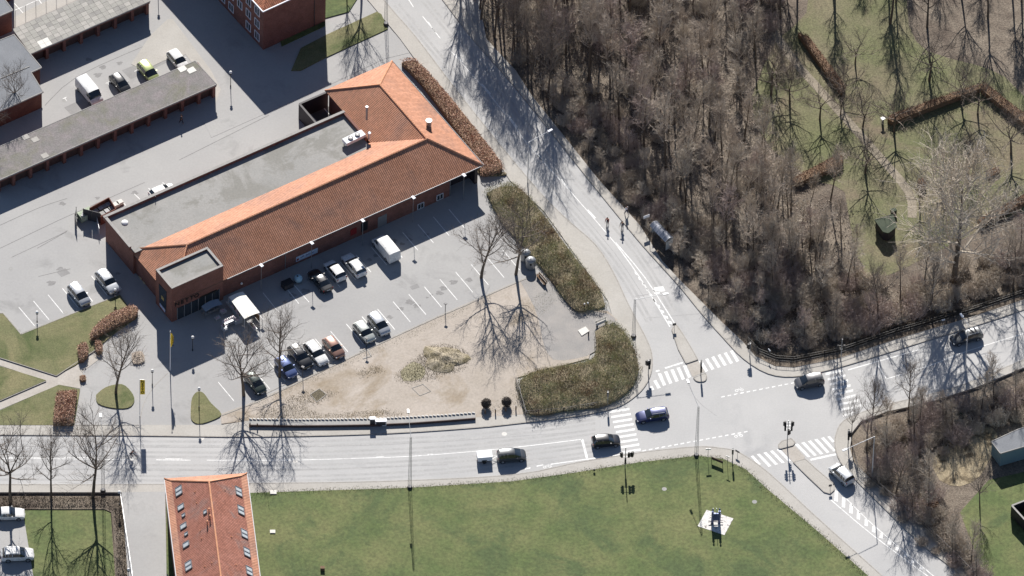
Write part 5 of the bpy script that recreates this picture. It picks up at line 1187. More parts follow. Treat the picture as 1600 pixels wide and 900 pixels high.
car('van', 'white', 603, 388, *U_, 'white van parked nose to the shop wall at the right of the row', None, 'parked_van', 'van')
car('hatch', 'green', 399, 598, *D, 'dark green car under the bare tree at the low corner of the car park')
car('hatch', 'blue', 447, 573, *D, 'blue hatchback parked behind the slim tree')
car('suv', 'black', 469, 557, *D, 'black off-roader parked between the blue and the white car')
car('wagon', 'white', 494, 551, *D, 'white estate car in the kerbside row next to the black off-roader')
car('hatch', 'copper', 521.5, 542, *D, 'reddish brown car at the right end of the kerbside group')
car('hatch', 'stone', 569, 518, *D, 'pale small car left of the silver people carrier')
car('mpv', 'silver', 592, 506, *D, 'silver people carrier parked alone beside the pale small car')
car('wagon', 'navy', 1019, 648, -48, 7, 'dark blue estate car crossing the junction', None, 'car_on_road')
car('hatch', 'black', 947, 688, 48, -5, 'black car waiting at the main road zebra crossing', None, 'car_on_road')
tow = car('mpv', 'darkgrey', 799.5, 711, 48, -4, 'dark grey car towing a white box trailer', None, 'car_on_road')
car('mpv', 'grey', 1264.5, 595, -46, 9, 'grey car just left of the east zebra crossing', None, 'car_on_road')
car('wagon', 'darkgrey', 1510, 525, -46, 13, 'dark car driving through the shadow of the big tree', None, 'car_on_road')
car('mpv', 'silver', 1315, 740, -29, -28, 'silver car waiting beside the long lower island', None, 'car_on_road')
car('saloon', 'white', 13, 803, 48, -1, 'white saloon cut by the left edge of the picture', None)
car('suv', 'white', 27.5, 867, 48, -2, 'white off-roader in the yard at the bottom left corner', None)
for e in list(col.objects):
    if e.parent is None and e.get('category') == 'car' and e.name.startswith('parked_car') and e.location.x < -68 and e.location.y < -40: e.location.z = .16
# trailer
tr = W(757, 714, .6); th = W(805, 710, .6)-tr; ta = math.atan2(th.y, th.x)
t = thing('box_trailer', 'small white box trailer behind the dark grey car', 'trailer', (tr.x, tr.y, .018), ta)
mb = MB(); mb.box((0, 0, .42), (2.05, 1.3, .75)); mb.build('box', 'white_frame', t)
mb = MB(); mb.box((0, 0, 1.17), (2.1, 1.36, .05)); mb.build('lid', 'white_frame', t)
mb = MB(); mb.box((0, 0, .34), (2.1, 1.2, .08)); mb.tube((1.0, .4, .4), (1.75, 0, .4), .035, n=5); mb.tube((1.0, -.4, .4), (1.75, 0, .4), .035, n=5); mb.build('drawbar', 'metal_grey', t)
for s in (1, -1):
    mb = MB(); mb.tube((-.1, s*.62, .28), (-.1, s*.78, .28), .28, n=14); k = mb.build('wheel', 'rubber', t)
    mb = MB(); mb.box((-.1, s*.7, .58), (.7, .2, .03)); mb.build('mudguard', 'metal_dark', t)
    mb = MB(); mb.box((-1.03, s*.5, .5), (.03, .2, .1)); mb.build('tail_light', 'lamp_red', t)

# ------------------------------------------------------------ LAMPS, MASTS, SIGNALS
def post(name, label, cat, px, py, z=0.0, group=None): c = W(px, py, z); return thing(name, label, cat, c, 0, group)
def part(t, name, mat, fn): m = MB(); fn(m); return m.build(name, mat, t)
K = 19.7
def globe(px, top, tip, label, z=0.0):
    h = (tip-top)/K; t = post('globe_lamp', label, 'lamp', px, top+h*7.57, z)
    part(t, 'pole', 'metal_dark', lambda m: m.tube((0, 0, 0), (0, 0, h-.25), .055, .04, 8)); part(t, 'base', 'metal_dark', lambda m: m.tube((0, 0, 0), (0, 0, .35), .09, n=8))
    part(t, 'collar', 'metal_dark', lambda m: m.tube((0, 0, h-.42), (0, 0, h-.30), .2, .12, 10)); o = part(t, 'globe', 'globe', lambda m: m.ball((0, 0, h-.12), .22, 12, 8)); o.data.polygons.foreach_set('use_smooth', [True]*len(o.data.polygons))
    return t
globe(360.3, 112, 173, 'globe lamp at the end of the lower garage row'); globe(247, -29, 31, 'globe lamp near the sandy strip at the top of the garage court')
globe(58, 487, 531, 'globe lamp on the lawn edge below the left parking bays', .14); globe(301, 526, 583, 'globe lamp in the shop shadow right of the flagpole')
globe(238, 578, 641, 'globe lamp between the flagpole and the yellow banner'); globe(311, 606, 688, 'tall globe lamp on the teardrop grass bed', .14)
globe(180, 452, 486, 'globe lamp at the end of the brown beech hedge', .14); globe(186.5, 768, 824, 'globe lamp at the mouth of the driveway', .14); globe(201, 889, 950, 'globe lamp beside the driveway at the bottom edge', .14)
def carlamp(px, top, tip, label):
    h = (tip-top)/K; t = post('parking_lamp', label, 'lamp', px, top+h*7.57, 0)
    part(t, 'pole', 'metal_grey', lambda m: m.tube((0, 0, 0), (0, 0, h), .045, .03, 8)); part(t, 'lamp_head', 'white_frame', lambda m: m.box((0, 0, h-.02), (.62, .42, .12), -.9)); return t
for (px, tp, ti), lb in zip(((408, 415, 516), (486.5, 380, 481), (566, 345, 446), (645, 309, 409), (724, 274, 373)), ('box headed car park lamp just right of the white canopy', 'box headed car park lamp in front of the pale banner', 'box headed car park lamp left of the white van', 'box headed car park lamp in front of the dark doorway', 'box headed car park lamp under the right end of the roof')):
    carlamp(px, tp, ti, lb)
def bollard_lamp(px, top, tip, label, z=.13):
    h = max(.5, (tip-top)/K); t = post('low_lamp', label, 'lamp', px, top+h*7.57, z); part(t, 'pole', 'metal_dark', lambda m: m.tube((0, 0, 0), (0, 0, h), .05, n=7)); part(t, 'lamp_head', 'metal_dark', lambda m: m.box((0, 0, h-.1), (.42, .32, .12), -.5))
bollard_lamp(695.7, 474, 511, 'low dark lamp on the soil behind the upper empty bays'); bollard_lamp(572.5, 528, 566, 'low dark lamp on the soil below the pale small car'); bollard_lamp(473, 573, 613, 'low dark lamp on the soil below the black off-roader')
def mast(px, py, h, arm, label, z=.11):
    t = post('lattice_mast', label, 'mast', px, py, z); w_ = .28
    for i in range(3):
        a = i*2.094+.5; part(t, 'leg', 'metal_grey', lambda m: m.tube((w_*math.cos(a), w_*math.sin(a), 0), (w_*.45*math.cos(a), w_*.45*math.sin(a), h), .03, .025, 5))
    def br(m):
        n = int(h/.55)
        for k in range(n):
            for i in range(3):
                a, b = i*2.094+.5, (i+1)*2.094+.5; r0 = w_*(1-.55*k/n); r1 = w_*(1-.55*(k+1)/n)
                m.tube((r0*math.cos(a), r0*math.sin(a), h*k/n), (r1*math.cos(b), r1*math.sin(b), h*(k+1)/n), .012, n=3)
    o = part(t, 'bracing', 'metal_grey', br); o['kind'] = 'stuff'
    part(t, 'footing', 'metal_dark', lambda m: m.tube((0, 0, -.05), (0, 0, .35), .42, .3, 8))
    if arm:
        part(t, 'arm', 'metal_grey', lambda m: m.tube((0, 0, h-.05), (arm[0], arm[1], h+.1), .04, .03, 6)); part(t, 'lamp_head', 'metal_grey', lambda m: m.box((arm[0]*1.03, arm[1]*1.03, h+.03), (.3, .75, .16), math.atan2(arm[1], arm[0])-math.pi/2))
mast(640.3, 762, 10.4, (-.3, 4.7), 'tall lattice mast at the lawn edge reaching over the main road'); mast(1088, 712, 10.1, (-1.3, 4.6), 'tall lattice mast on the lawn by the sculpture reaching over the junction')
mast(990, 526, 7.7, (4.2, .9), 'lattice mast in the corner shrub bed reaching over the side street'); mast(603, 38, 10.4, (4.0, 1.5), 'lattice mast at the end of the grass strip at the top'); mast(161, 767, 10.4, (-.3, 4.5), 'lattice mast in the hedge at the bottom left reaching over the road')
def street_lamp(px, py, h, arm, label, z=.11):
    t = post('street_lamp', label, 'street lamp', px, py, z); part(t, 'pole', 'metal_light', lambda m: m.tube((0, 0, 0), (0, 0, h), .085, .05, 8)); part(t, 'arm', 'metal_light', lambda m: m.tube((0, 0, h-.03), (arm[0], arm[1], h+.08), .045, .035, 6))
    part(t, 'lamp_head', 'white_frame', lambda m: m.box((arm[0]*1.06, arm[1]*1.06, h+.02), (.75, .3, .13), math.atan2(arm[1], arm[0])))
street_lamp(1362.5, 745, 8.3, (-4.0, -2.45), 'street lamp in the lower thicket with its arm over the kerb'); street_lamp(824.5, 285, 8.3, (2.9, 2.1), 'street lamp on the shop side pavement with its arm over the side street'); street_lamp(1508, 580, 9.6, (-.8, 1.6), 'street lamp by the east road beside the dark car')
def head(m, x, y, z, rot): m.box((x, y, z), (.3, .26, .95), rot)
def signal(px, top, tip, heads, label, z=.11, low=()):
    h = (tip-top)/K; t = post('traffic_light', label, 'traffic light', px, top+h*7.57, z)
    part(t, 'pole', 'metal_grey', lambda m: m.tube((0, 0, 0), (0, 0, h), .07, .06, 8))
    for x, y, zz, rot in heads:
        e = part(t, 'signal_head', 'black', lambda m: head(m, x, y, zz, rot)); fx, fy = math.cos(rot), math.sin(rot)
        part(e, 'hood', 'black', lambda m: [m.tube((x+fx*.15, y+fy*.15, zz+.2+.28*i), (x+fx*.30, y+fy*.30, zz+.2+.28*i), .1, n=8) for i in range(3)])
        if abs(x)+abs(y) > .25: part(t, 'bracket', 'metal_grey', lambda m: (m.tube((0, 0, zz+.1), (x, y, zz+.1), .025, n=4), m.tube((0, 0, zz+.8), (x, y, zz+.8), .025, n=4)))
signal(976.6, 699, 784, ((-.5, 0, 2.3, 3.1), (.45, 0, 2.3, 0), (.95, .1, 2.3, .9), (0, -.25, 1.3, 4.7)), 'traffic light with three spread heads on the lawn edge below the waiting black car')
signal(1013, 563, 620, ((-.2, 0, 1.9, 3.1), (.15, .2, 1.8, 1.2), (.1, -.25, 1.5, 4.7)), 'traffic light on the rounded corner left of the side street crossing')
signal(1095, 566, 619, ((0, .2, 1.8, 1.5), (0, -.25, 1.0, 4.7)), 'slim traffic light on the upper island tip', .05)
signal(949.3, 613, 664, ((0, .2, 1.6, 1.5),), 'slim traffic light at the left end of the main road crossing')
signal(1171.5, 537, 587, ((0, .2, 1.6, 1.5), (-.2, 0, 1.5, 3.1)), 'slim traffic light at the railing corner of the wood')
signal(1230, 657, 753, ((-.4, .1, 3.6, 3.1), (.55, .1, 3.6, 0), (-.4, -.2, 3.1, 4.7), (.5, -.2, 3.1, 4.7), (.1, -.2, 2.2, 0)), 'tall traffic light with four heads on the small lower island tip', .1)
signal(1325, 673, 734, ((0, .2, 2.1, 1.5), (.2, 0, 1.9, 0), (0, -.25, 1.6, 4.7)), 'traffic light on the corner below the thicket')
signal(1314, 530, 618, ((-.5, -.1, 2.4, 3.1), (0, .25, 3.2, 1.2), (.3, 0, 2.3, 0)), 'tall traffic light by the railing above the east crossing')
signal(1144.3, 702, 752, ((0, .1, 1.5, 1.5),), 'slim signal on the lawn corner next to the small signposts')
def sign_t(px, top, tip, label, wd, mat, z=.12, rot=0, hh=.14, nm='signpost'):
    h = (tip-top)/K; t = post(nm, label, 'sign', px, top+h*7.57, z); part(t, 'pole', 'metal_grey', lambda m: m.tube((0, 0, 0), (0, 0, h), .03, n=6)); part(t, 'sign_plate', mat, lambda m: m.box((0, 0, h-hh), (wd, .05, hh), rot)); return t
sign_t(1106, 701, 745, 'T shaped signpost with a pale bar beside the lattice mast', .75, 'metal_light', hh=.22, rot=.1); sign_t(1136.5, 713, 752, 'smaller tilted T shaped signpost next to the slim signal', .6, 'metal_grey', rot=-.6)
sign_t(1009.5, 336.5, 384, 'white bus stop sign in front of the glass shelter', .95, 'white_frame', .11, .45, .5, 'bus_stop_sign')
sign_t(1201.5, 546, 575, 'small white plate sign by the railing corner', .5, 'white_frame', .1, -1.0, .25); sign_t(1053.5, 505, 527, 'small keep left sign at the tip of the upper island', .5, 'metal_dark', .13, .2, .45); sign_t(1297, 757, 778, 'small sign at the lower tip of the long island', .45, 'metal_dark', .13, .2, .4)
sign_t(1152, 704, 722, 'dark wedge shaped plate on the pavement at the lawn corner', .7, 'metal_dark', .11, -.7, .3); sign_t(928.5, 733, 743, 'small dark bollard on the lawn edge left of the traffic light', .3, 'metal_dark', .14, 0, .35); sign_t(1473.5, 499, 520, 'small white sign on the railing left of the dark car', .5, 'white_frame', .1, .3, .25)
for i, (x, y, lb) in enumerate(((758, 646, 'wooden bollard under the left round bush'), (774, 645, 'wooden bollard between the round bushes'), (790, 642.5, 'wooden bollard under the right round bush'), (806, 640, 'wooden bollard nearest the corner shrub bed'), (390.5, 667, 'short post at the far left end of the concrete ledge'), (402, 667, 'second short post at the left end of the concrete ledge'))):
    t = post('bollard', lb, 'bollard', x, y, .115, 'wooden bollards by the pavement'); part(t, 'post', 'wood_brown', lambda m: m.tube((0, 0, 0), (0, 0, .75), .09, n=8)); part(t, 'cap', 'metal_dark', lambda m: m.tube((0, 0, .75), (0, 0, .79), .1, n=8))
for x, lb in ((913, 'left of the two black posts with white tops by the long shrub bed'), (918.3, 'right of the two black posts with white tops by the long shrub bed')):
    t = post('bollard_light', lb, 'lamp', x, 481.5 if x < 915 else 480, .12); part(t, 'post', 'black', lambda m: m.tube((0, 0, 0), (0, 0, .8), .09, n=8)); part(t, 'cap', 'globe', lambda m: m.ball((0, 0, .85), .15, 8, 6))
t = post('paving_plate', 'white square slab lying on the gravel area', 'slab', 911.5, 518, .12); q = wl([(903, 516), (915, 510), (921, 517), (909, 524.5)], .22); o_ = t.location
part(t, 'slab', 'panel_white', lambda m: m.prism([(p.x-o_.x, p.y-o_.y) for p in q], 0, .1, bottom=True))
t = post('bollard', 'single black bollard beside the white square slab', 'bollard', 919.5, 524, .12); part(t, 'post', 'black', lambda m: m.tube((0, 0, 0), (0, 0, .6), .09, n=8)); part(t, 'cap', 'metal_dark', lambda m: m.ball((0, 0, .6), .1, 8, 5))
def bench(px, py, rot, label, L_=1.9, mat='wood_brown', z=.12, back=True):
    t = thing('bench', label, 'bench', W(px, py, z), rot)
    for i in range(3): part(t, 'seat_slat', mat, lambda m: m.box((0, -.16+.16*i, .42), (L_, .13, .05)))
    if back: 
        for i in range(2): part(t, 'back_slat', mat, lambda m: m.box((0, .27, .58+.17*i), (L_, .04, .13)))
    for s in (-1, 1): part(t, 'leg', 'metal_dark', lambda m: (m.box((s*L_*.4, 0, 0), (.08, .42, .42)), m.box((s*L_*.4, .25, .4), (.06, .04, .4))))
dvx = math.atan2(VD.y, VD.x)
bench(846, 440, dvx, 'brown bench on the soil beside the bottle banks', 2.2); bench(940, 507, math.atan2(UD.y, UD.x)+math.pi, 'pale bench at the top of the corner shrub bed', 1.9, 'concrete_light')
# notice frame by the sculpture
t = thing('notice_frame', 'low dark board on two posts at the lawn corner', 'notice board', W(1120.5, 722, .14)); p0_ = W(1112, 714, 1.0)-Vector(t.location); p1_ = W(1129.5, 721, 1.0)-Vector(t.location)
for p in (p0_, p1_): part(t, 'post', 'metal_dark', lambda m: m.tube((p.x, p.y, -.02), (p.x, p.y, .95), .04, n=6))
part(t, 'top_rail', 'wood_brown', lambda m: m.tube((p0_.x, p0_.y, .9), (p1_.x, p1_.y, .9), .04, n=6)); part(t, 'board', 'door_dark', lambda m: m.bar(p0_, p1_, .05, .42, .84))
# sculpture on a pebble pad
slab('pebble_pad', [(1104, 796.5), (1146, 810), (1132, 836), (1090, 822)], -.2, .17, 'pebbles', label='square pad of white pebbles set in the lawn')
t = thing('sculpture', 'dark blue sculpture of two slender joined figures on the pebble pad', 'sculpture', W(1118, 817, .17))
def fig(m, x, h):
    m.tube((x, 0, 0), (x*1.05, 0, h*.5), .20, .14, 8); m.tube((x*1.05, 0, h*.5), (x, 0, h*.82), .14, .17, 8); m.tube((x, 0, h*.82), (x, 0, h*.88), .07, .06, 8); m.ball((x, 0, h*.94), .14, 8, 6, sz=1.2)
part(t, 'figure', 'bronze_blue', lambda m: fig(m, -.45, 2.85)); part(t, 'figure', 'bronze_blue', lambda m: fig(m, .5, 2.95))
part(t, 'joining_panel', 'bronze_blue', lambda m: m.prism([(-.6, -.10), (.7, -.06), (.7, .07), (-.6, .10)], .5, 1.95, bottom=True)); part(t, 'crossbar', 'metal_dark', lambda m: m.tube((-1.0, .05, .35), (1.0, -.1, .2), .06, n=6))
for x in (-.3, .15): part(t, 'arm', 'metal_light', lambda m: m.tube((x, .05, 1.3), (x-.1, .12, 2.9), .035, n=6))
# utility cabinets on the ledge
for px, wd, hh, lb, m_ in ((582, .75, 1.35, 'tall narrow grey cabinet on the concrete ledge', 'metal_grey'), (595, 1.55, .95, 'wide low white topped cabinet on the concrete ledge', 'metal_light')):
    t = thing('utility_cabinet', lb, 'cabinet', W(px, 662+(0 if wd < 1 else .5), .3), .03); part(t, 'body', m_, lambda m: m.box((0, 0, -.2), (wd, .5, hh))); part(t, 'lid', 'white_frame', lambda m: m.box((0, 0, hh-.2), (wd+.08, .58, .05)))
    part(t, 'door', 'metal_dark', lambda m: m.box((0, -.262, 0), (wd*.85, .02, hh*.7)))
# concrete pieces on lawns
for x, y, a, lb in ((427, 769.5, .9, 'pale square plate in the pavement next to the lawn edge'), (426, 831, .75, 'small white concrete block on the big lawn'), (504, 890, .6, 'small brown wooden box at the bottom edge of the lawn')):
    t = thing('ground_plate', lb, 'plate', W(x, y, .15)); part(t, 'plate', 'wood_brown' if y > 880 else 'panel_white', lambda m: m.box((0, 0, 0), (a, a*.8, .12 if y < 880 else .5)))
for x, y, r_ in ((1038, 764, .35), (1179, 784, .35)): o = disc('lawn_drain', x, y, r_, .147, 'concrete'); tag(o, 'grey drain cover in the big lawn near the ' + ('lattice mast' if x < 1100 else 'lower right street'), 'drain cover')
slab('tree_pit', [(485, 616), (499, 607), (510, 616), (495, 628)], -.2, .13, 'heap', label='square planting pit with a pale kerb in the soil'); kerb([(485, 616), (499, 607), (510, 616), (495, 628), (485, 616)], 'pale frame of the left planting pit', .16, .1)
kerb([(644, 606), (661, 600), (673, 611), (656, 618), (644, 606)], 'pale frame of the right planting pit', .15, .1); kerb([(563, 549), (573, 543), (580, 556), (567, 560)], 'small pale stones round the lamp foot', .16, .2)

# ------------------------------------------------------------ FLAGS
t = post('flagpole', 'white flagpole in front of the shop with a limp yellow flag', 'flagpole', 266, 579, 0); FH = 8.0
part(t, 'pole', 'white_frame', lambda m: m.tube((0, 0, 0), (0, 0, FH), .07, .04, 8)); part(t, 'finial', 'metal_light', lambda m: m.ball((0, 0, FH+.05), .1, 8, 6))
def limp(m):
    n = 8
    for i in range(n):
        z0, z1 = FH-.3-i*.36, FH-.3-(i+1)*.36; w0 = .14+.3*math.sin(math.pi*(i+.3)/n); w1 = .14+.3*math.sin(math.pi*(i+1.3)/n)
        for s in range(3): m.face([(.05+w0*s/3, .12*math.sin(s*2+i), z0), (.05+w1*s/3, .12*math.sin(s*2+i+1), z1), (.05+w1*(s+1)/3, .12*math.sin((s+1)*2+i+1), z1), (.05+w0*(s+1)/3, .12*math.sin((s+1)*2+i), z0)])
f = part(t, 'flag', 'yellow', limp)
for i, ch in enumerate('NETTO'):
    l = txt(ch, .42, 'ink', 'flag_letter', f, .01); l.location = (.38, -.17, FH-.95-i*.42); l.rotation_euler = (math.pi/2, 0, 0)
t = post('banner_pole', 'slim pole with a tall yellow banner reading NETTO beside the main road', 'flagpole', 218.5, 648, .1); BH = 7.3
part(t, 'pole', 'metal_light', lambda m: m.tube((0, 0, 0), (0, 0, BH), .06, .035, 8))
bn_ = part(t, 'banner', 'yellow', lambda m: m.prism([(.06, -.012), (.72, -.012), (.72, .012), (.06, .012)], BH-3.1, BH-.1, bottom=True))
for i, ch in enumerate('NETTO'):
    l = txt(ch, .62, 'ink', 'banner_letter', bn_, .01); l.location = (.39, -.03, BH-.5-i*.55); l.rotation_euler = (math.pi/2, 0, 0)
part(t, 'arm', 'metal_light', lambda m: m.tube((0, 0, BH-.08), (.75, 0, BH-.08), .02, n=5))

# ------------------------------------------------------------ STALL, SHELTERS, YARD
ZC = 2.05
t = thing('market_canopy', 'white barrel roofed canopy over the plant stall beside the entrance', 'canopy', W(382, 492, 0)); o_ = Vector(t.location)
cA, cB, cC, cD = [W(*p, ZC)-o_ for p in ((382, 498.5), (405.8, 488.5), (379.4, 455.5), (357.4, 464))]
def arch(m, th=0):
    n = 8
    for i in range(n):
        a, b = i/n, (i+1)/n; ha, hb_ = .14*math.sin(math.pi*a), .14*math.sin(math.pi*b)
        q = [cA.lerp(cB, a)+Vector((0, 0, ha)), cA.lerp(cB, b)+Vector((0, 0, hb_)), cD.lerp(cC, b)+Vector((0, 0, hb_)), cD.lerp(cC, a)+Vector((0, 0, ha))]
        m.face(q); m.face([p-Vector((0, 0, .03)) for p in q[::-1]])
part(t, 'canopy', 'tent', arch)
for p in (cA, cB, cC, cD, (cA+cD)/2, (cB+cC)/2): part(t, 'pole', 'metal_light', lambda m: m.tube((p.x, p.y, 0), (p.x, p.y, ZC), .03, n=6))
part(t, 'edge_rail', 'metal_light', lambda m: [m.tube(a, b, .03, n=5) for a, b in ((cA, cD), (cB, cC))])
part(t, 'end_frame', 'wood_brown', lambda m: m.bar(cB, cB.lerp(cC, .45), .04, .1, 1.3))
def rack(px, py, rot, label, L_=1.6, mats=('flower_white', 'plant_green', 'cardboard'), seed=1, h=1.1):
    t = thing('plant_rack', label, 'plant rack', W(px, py, 0), rot); rnd = random.Random(seed)
    for s in (-1, 1):
        for q in (-1, 1): part(t, 'upright', 'metal_light', lambda m: m.tube((s*L_/2, q*.28, 0), (s*L_/2, q*.28, h+.1), .02, n=4))
    for k in range(3): part(t, 'shelf', 'metal_light', lambda m: m.box((0, 0, .25+k*(h-.25)/2), (L_, .56, .03)))
    for i in range(int(L_/.28)):
        for q in (-.14, .14):
            x = -L_/2+.15+i*.27; mt = rnd.choice(mats)
            pt = part(t, 'potted_plant', mt, lambda m: [m.face([(x+a*.12, q+b*.12, h+.05), (x+rnd.uniform(-.12, .12), q+rnd.uniform(-.12, .12), h+rnd.uniform(.2, .36)), (x+b*.12, q-a*.12, h+.05)]) for a, b in ((1, 0), (0, 1), (-1, 0), (0, -1), (.7, .7), (-.7, -.7))])
urot = math.atan2(-UD.y, -UD.x)
rack(358, 507, urot, 'white flower rack at the front edge of the plant stall', 2.0, ('flower_white', 'bag'), 3); rack(372, 506, urot, 'grey covered rack beside the white flower rack', 1.1, ('bag', 'flower_white'), 4, .9)
rack(370, 492, dvx, 'rack of green plants along the open side of the canopy', 2.6, ('plant_green', 'flower_white'), 5, .8); rack(349, 490, urot, 'small rack with pale pots in the shop shadow', .8, ('flower_white', 'cardboard'), 6, .6)
rack(361, 481, dvx, 'rack of dark bagged soil in the shadow of the canopy', 1.8, ('bag', 'banner_blue'), 8, .6); rack(340, 499, urot, 'low rack of pots in front of the entrance', .8, ('bag', 'flower_white'), 9, .4)
rack(350, 517, dvx, 'slim rack at the lower left of the plant stall', .8, ('flower_white', 'plant_green'), 10, .9); rack(395, 512, dvx, 'row of pale boxes at the right foot of the canopy', 1.6, ('cardboard', 'flower_white'), 12, .35)
t = thing('trolley_shelter', 'grey blue canvas cover of the trolley bay by the entrance', 'shelter', W(331, 489, 0), urot)
part(t, 'cover', 'canvas_blue', lambda m: [m.face([(-1.4+2.8*i/6, -.6, 1.5+.3*math.sin(math.pi*i/6)), (-1.4+2.8*(i+1)/6, -.6, 1.5+.3*math.sin(math.pi*(i+1)/6)), (-1.4+2.8*(i+1)/6, .6, 1.6+.3*math.sin(math.pi*(i+1)/6)), (-1.4+2.8*i/6, .6, 1.6+.3*math.sin(math.pi*i/6))]) for i in range(6)])
for x in (-1.35, 1.35):
    for y in (-.55, .55): part(t, 'post', 'metal_grey', lambda m: m.tube((x, y, 0), (x, y, 1.5), .03, n=6))
for i in range(7): part(t, 'trolley', 'metal_grey', lambda m: m.box((-1.1+i*.36, 0, .35), (.28, .7, .55)))
t = thing('round_tank', 'round pale blue tank standing in the shop shadow left of the black car', 'tank', W(466, 440, 0)); part(t, 'tank', 'tank_blue', lambda m: m.ball((0, 0, .62), .62, 14, 8)); part(t, 'lid', 'black', lambda m: m.tube((-.1, -.1, 1.2), (-.1, -.1, 1.28), .13, n=8)); part(t, 'skid', 'metal_grey', lambda m: m.box((0, 0, 0), (1.1, 1.0, .12)))
t = thing('waste_container', 'dark open container left of the round blue tank', 'container', W(449, 448, 0), urot); part(t, 'box', 'metal_dark', lambda m: m.box((0, 0, 0), (1.5, 1.1, .9))); part(t, 'lid', 'black', lambda m: m.box((0, 0, .9), (1.56, 1.16, .06)))
t = thing('wall_lamp', 'small round white lamp on the front wall right of the tower', 'lamp', W(377.5, 443, 1.2)); t.location = onface(377.5, 443, B(0, -.32, 0), VD); part(t, 'globe', 'globe', lambda m: m.ball((0, 0, 0), .18, 8, 6))
# bottle banks
for (x, y), lb in (((821, 405), 'rear bottle bank with a domed top'), ((829, 417), 'front bottle bank with a glinting dome beside the right tree')):
    t = thing('bottle_bank', lb, 'recycling bin', W(x, y, .1)); part(t, 'body', 'metal_grey', lambda m: m.tube((0, 0, 0), (0, 0, 1.35), .68, .74, 14)); o = part(t, 'dome', 'metal_grey', lambda m: m.ball((0, 0, 1.35), .74, 14, 8, sz=.6, z0=0)); o.data.polygons.foreach_set('use_smooth', [True]*len(o.data.polygons))
    part(t, 'slot', 'black', lambda m: m.tube((0, -.7, 1.2), (0, -.82, 1.2), .14, n=8)); part(t, 'lifting_ring', 'metal_dark', lambda m: m.tube((0, 0, 1.75), (0, 0, 1.95), .06, n=6))
# bus shelter
t = thing('bus_shelter', 'glass bus shelter with an arched ribbed roof at the foot of the wood', 'bus shelter', W(1033, 378, .1)); o_ = Vector(t.location); hs_ = 2.1
qA, qB, qC, qD = [W(*p, hs_+.1)-o_ for p in ((1039.5, 378), (1015, 352), (1027.5, 345), (1052, 370.5))]
M('shelter_roof', (.2, .22, .26), (.26, .28, .33), scale=1, rough=.35, fine=.1, spec=.6)
for k in range(5):
    a0_, a1_ = k/5+.008, (k+1)/5-.008
    def pan(m):
        for i in range(8):
            s0, s1 = i/8, (i+1)/8; f_ = lambda a, s: qA.lerp(qB, a).lerp(qD.lerp(qC, a), s)+Vector((0, 0, .42*math.sin(math.pi*s)-.1)); m.face([f_(a0_, s0), f_(a1_, s0), f_(a1_, s1), f_(a0_, s1)])
    part(t, 'roof_panel', 'shelter_roof', pan)
for a in (0, .2, .4, .6, .8, 1):
    def rib(m):
        for i in range(8):
            f_ = lambda s: qA.lerp(qB, a).lerp(qD.lerp(qC, a), s)+Vector((0, 0, .42*math.sin(math.pi*s)-.08)); m.tube(f_(i/8), f_((i+1)/8), .025, n=4)
    part(t, 'roof_rib', 'metal_light', rib)
for p in (qA, qB, qC, qD, (qC+qD)/2): part(t, 'post', 'metal_dark', lambda m: m.tube((p.x, p.y, 0), (p.x, p.y, hs_), .04, n=6))
part(t, 'glass_wall', 'skyglass', lambda m: m.bar(qD, qC, .03, .25, 1.9)); part(t, 'glass_wall', 'skyglass', lambda m: m.bar(qA.lerp(qD, .1), qD, .03, .25, 1.9)); part(t, 'glass_wall', 'skyglass', lambda m: m.bar(qB.lerp(qC, .3), qC, .03, .25, 1.9))
part(t, 'seat', 'wood_brown', lambda m: m.bar(qD.lerp(qC, .15)+(qA-qD)*.25, qD.lerp(qC, .8)+(qA-qD)*.25, .35, .42, .47))
# container yard left of the flat roof
t = thing('bin_pen', 'brick walled bin pen at the back corner of the shop', 'enclosure'); pn = [W(x, y, 1.8) for x, y in ((140, 325), (170, 308.5), (181, 326), (157, 338))]
for i in range(3): part(t, 'wall', 'brick_dark', lambda m: m.bar(pn[i], pn[(i+1) % 4], .12, -.05, 1.8-.002*i))
for i, (x, y) in enumerate(((150, 337), (157, 333), (163, 330), (169, 327), (160, 341), (167, 337), (174, 333))):
    b = thing('wheeled_bin', 'grey wheeled bin with a light lid inside the brick pen', 'bin', W(x, y, 0), urot, 'bins in the brick pen'); part(b, 'body', 'metal_dark', lambda m: m.box((0, 0, .08), (.58, .6, .95))); part(b, 'lid', 'bag' if i % 2 else 'concrete', lambda m: m.box((0, 0, 1.03), (.64, .68, .08)))
    for s in (-1, 1): part(b, 'wheel', 'rubber', lambda m: m.tube((s*.3, .25, .1), (s*.35, .25, .1), .1, n=8))
t = thing('skip_container', 'pale green container with a raised lid beside the brick pen', 'container', W(134, 340, 0), urot); part(t, 'box', 'bin_green', lambda m: m.box((0, 0, .1), (2.2, 1.3, .95))); part(t, 'lid', 'bin_green', lambda m: m.box((.55, .1, 1.05), (1.1, 1.3, .06))); part(t, 'load', 'bag', lambda m: [m.box((-.8+i*.3, -.3+.25*(i % 3), 1.0), (.3, .3, .2), i) for i in range(5)])
def panel_fence(pts, h, label, mat='metal_dark'):
    t = thing('screen_fence', label, 'fence'); P = wl(pts, h)
    for i in range(len(P)-1):
        n = max(1, int((P[i+1]-P[i]).length/.9))
        for k in range(n): part(t, 'panel', mat, lambda m: m.bar(P[i].lerp(P[i+1], k/n+.01), P[i].lerp(P[i+1], (k+1)/n-.01), .04, .1, h))
        part(t, 'post', 'black', lambda m: m.tube((P[i].x, P[i].y, 0), (P[i].x, P[i].y, h+.1), .05, n=6))
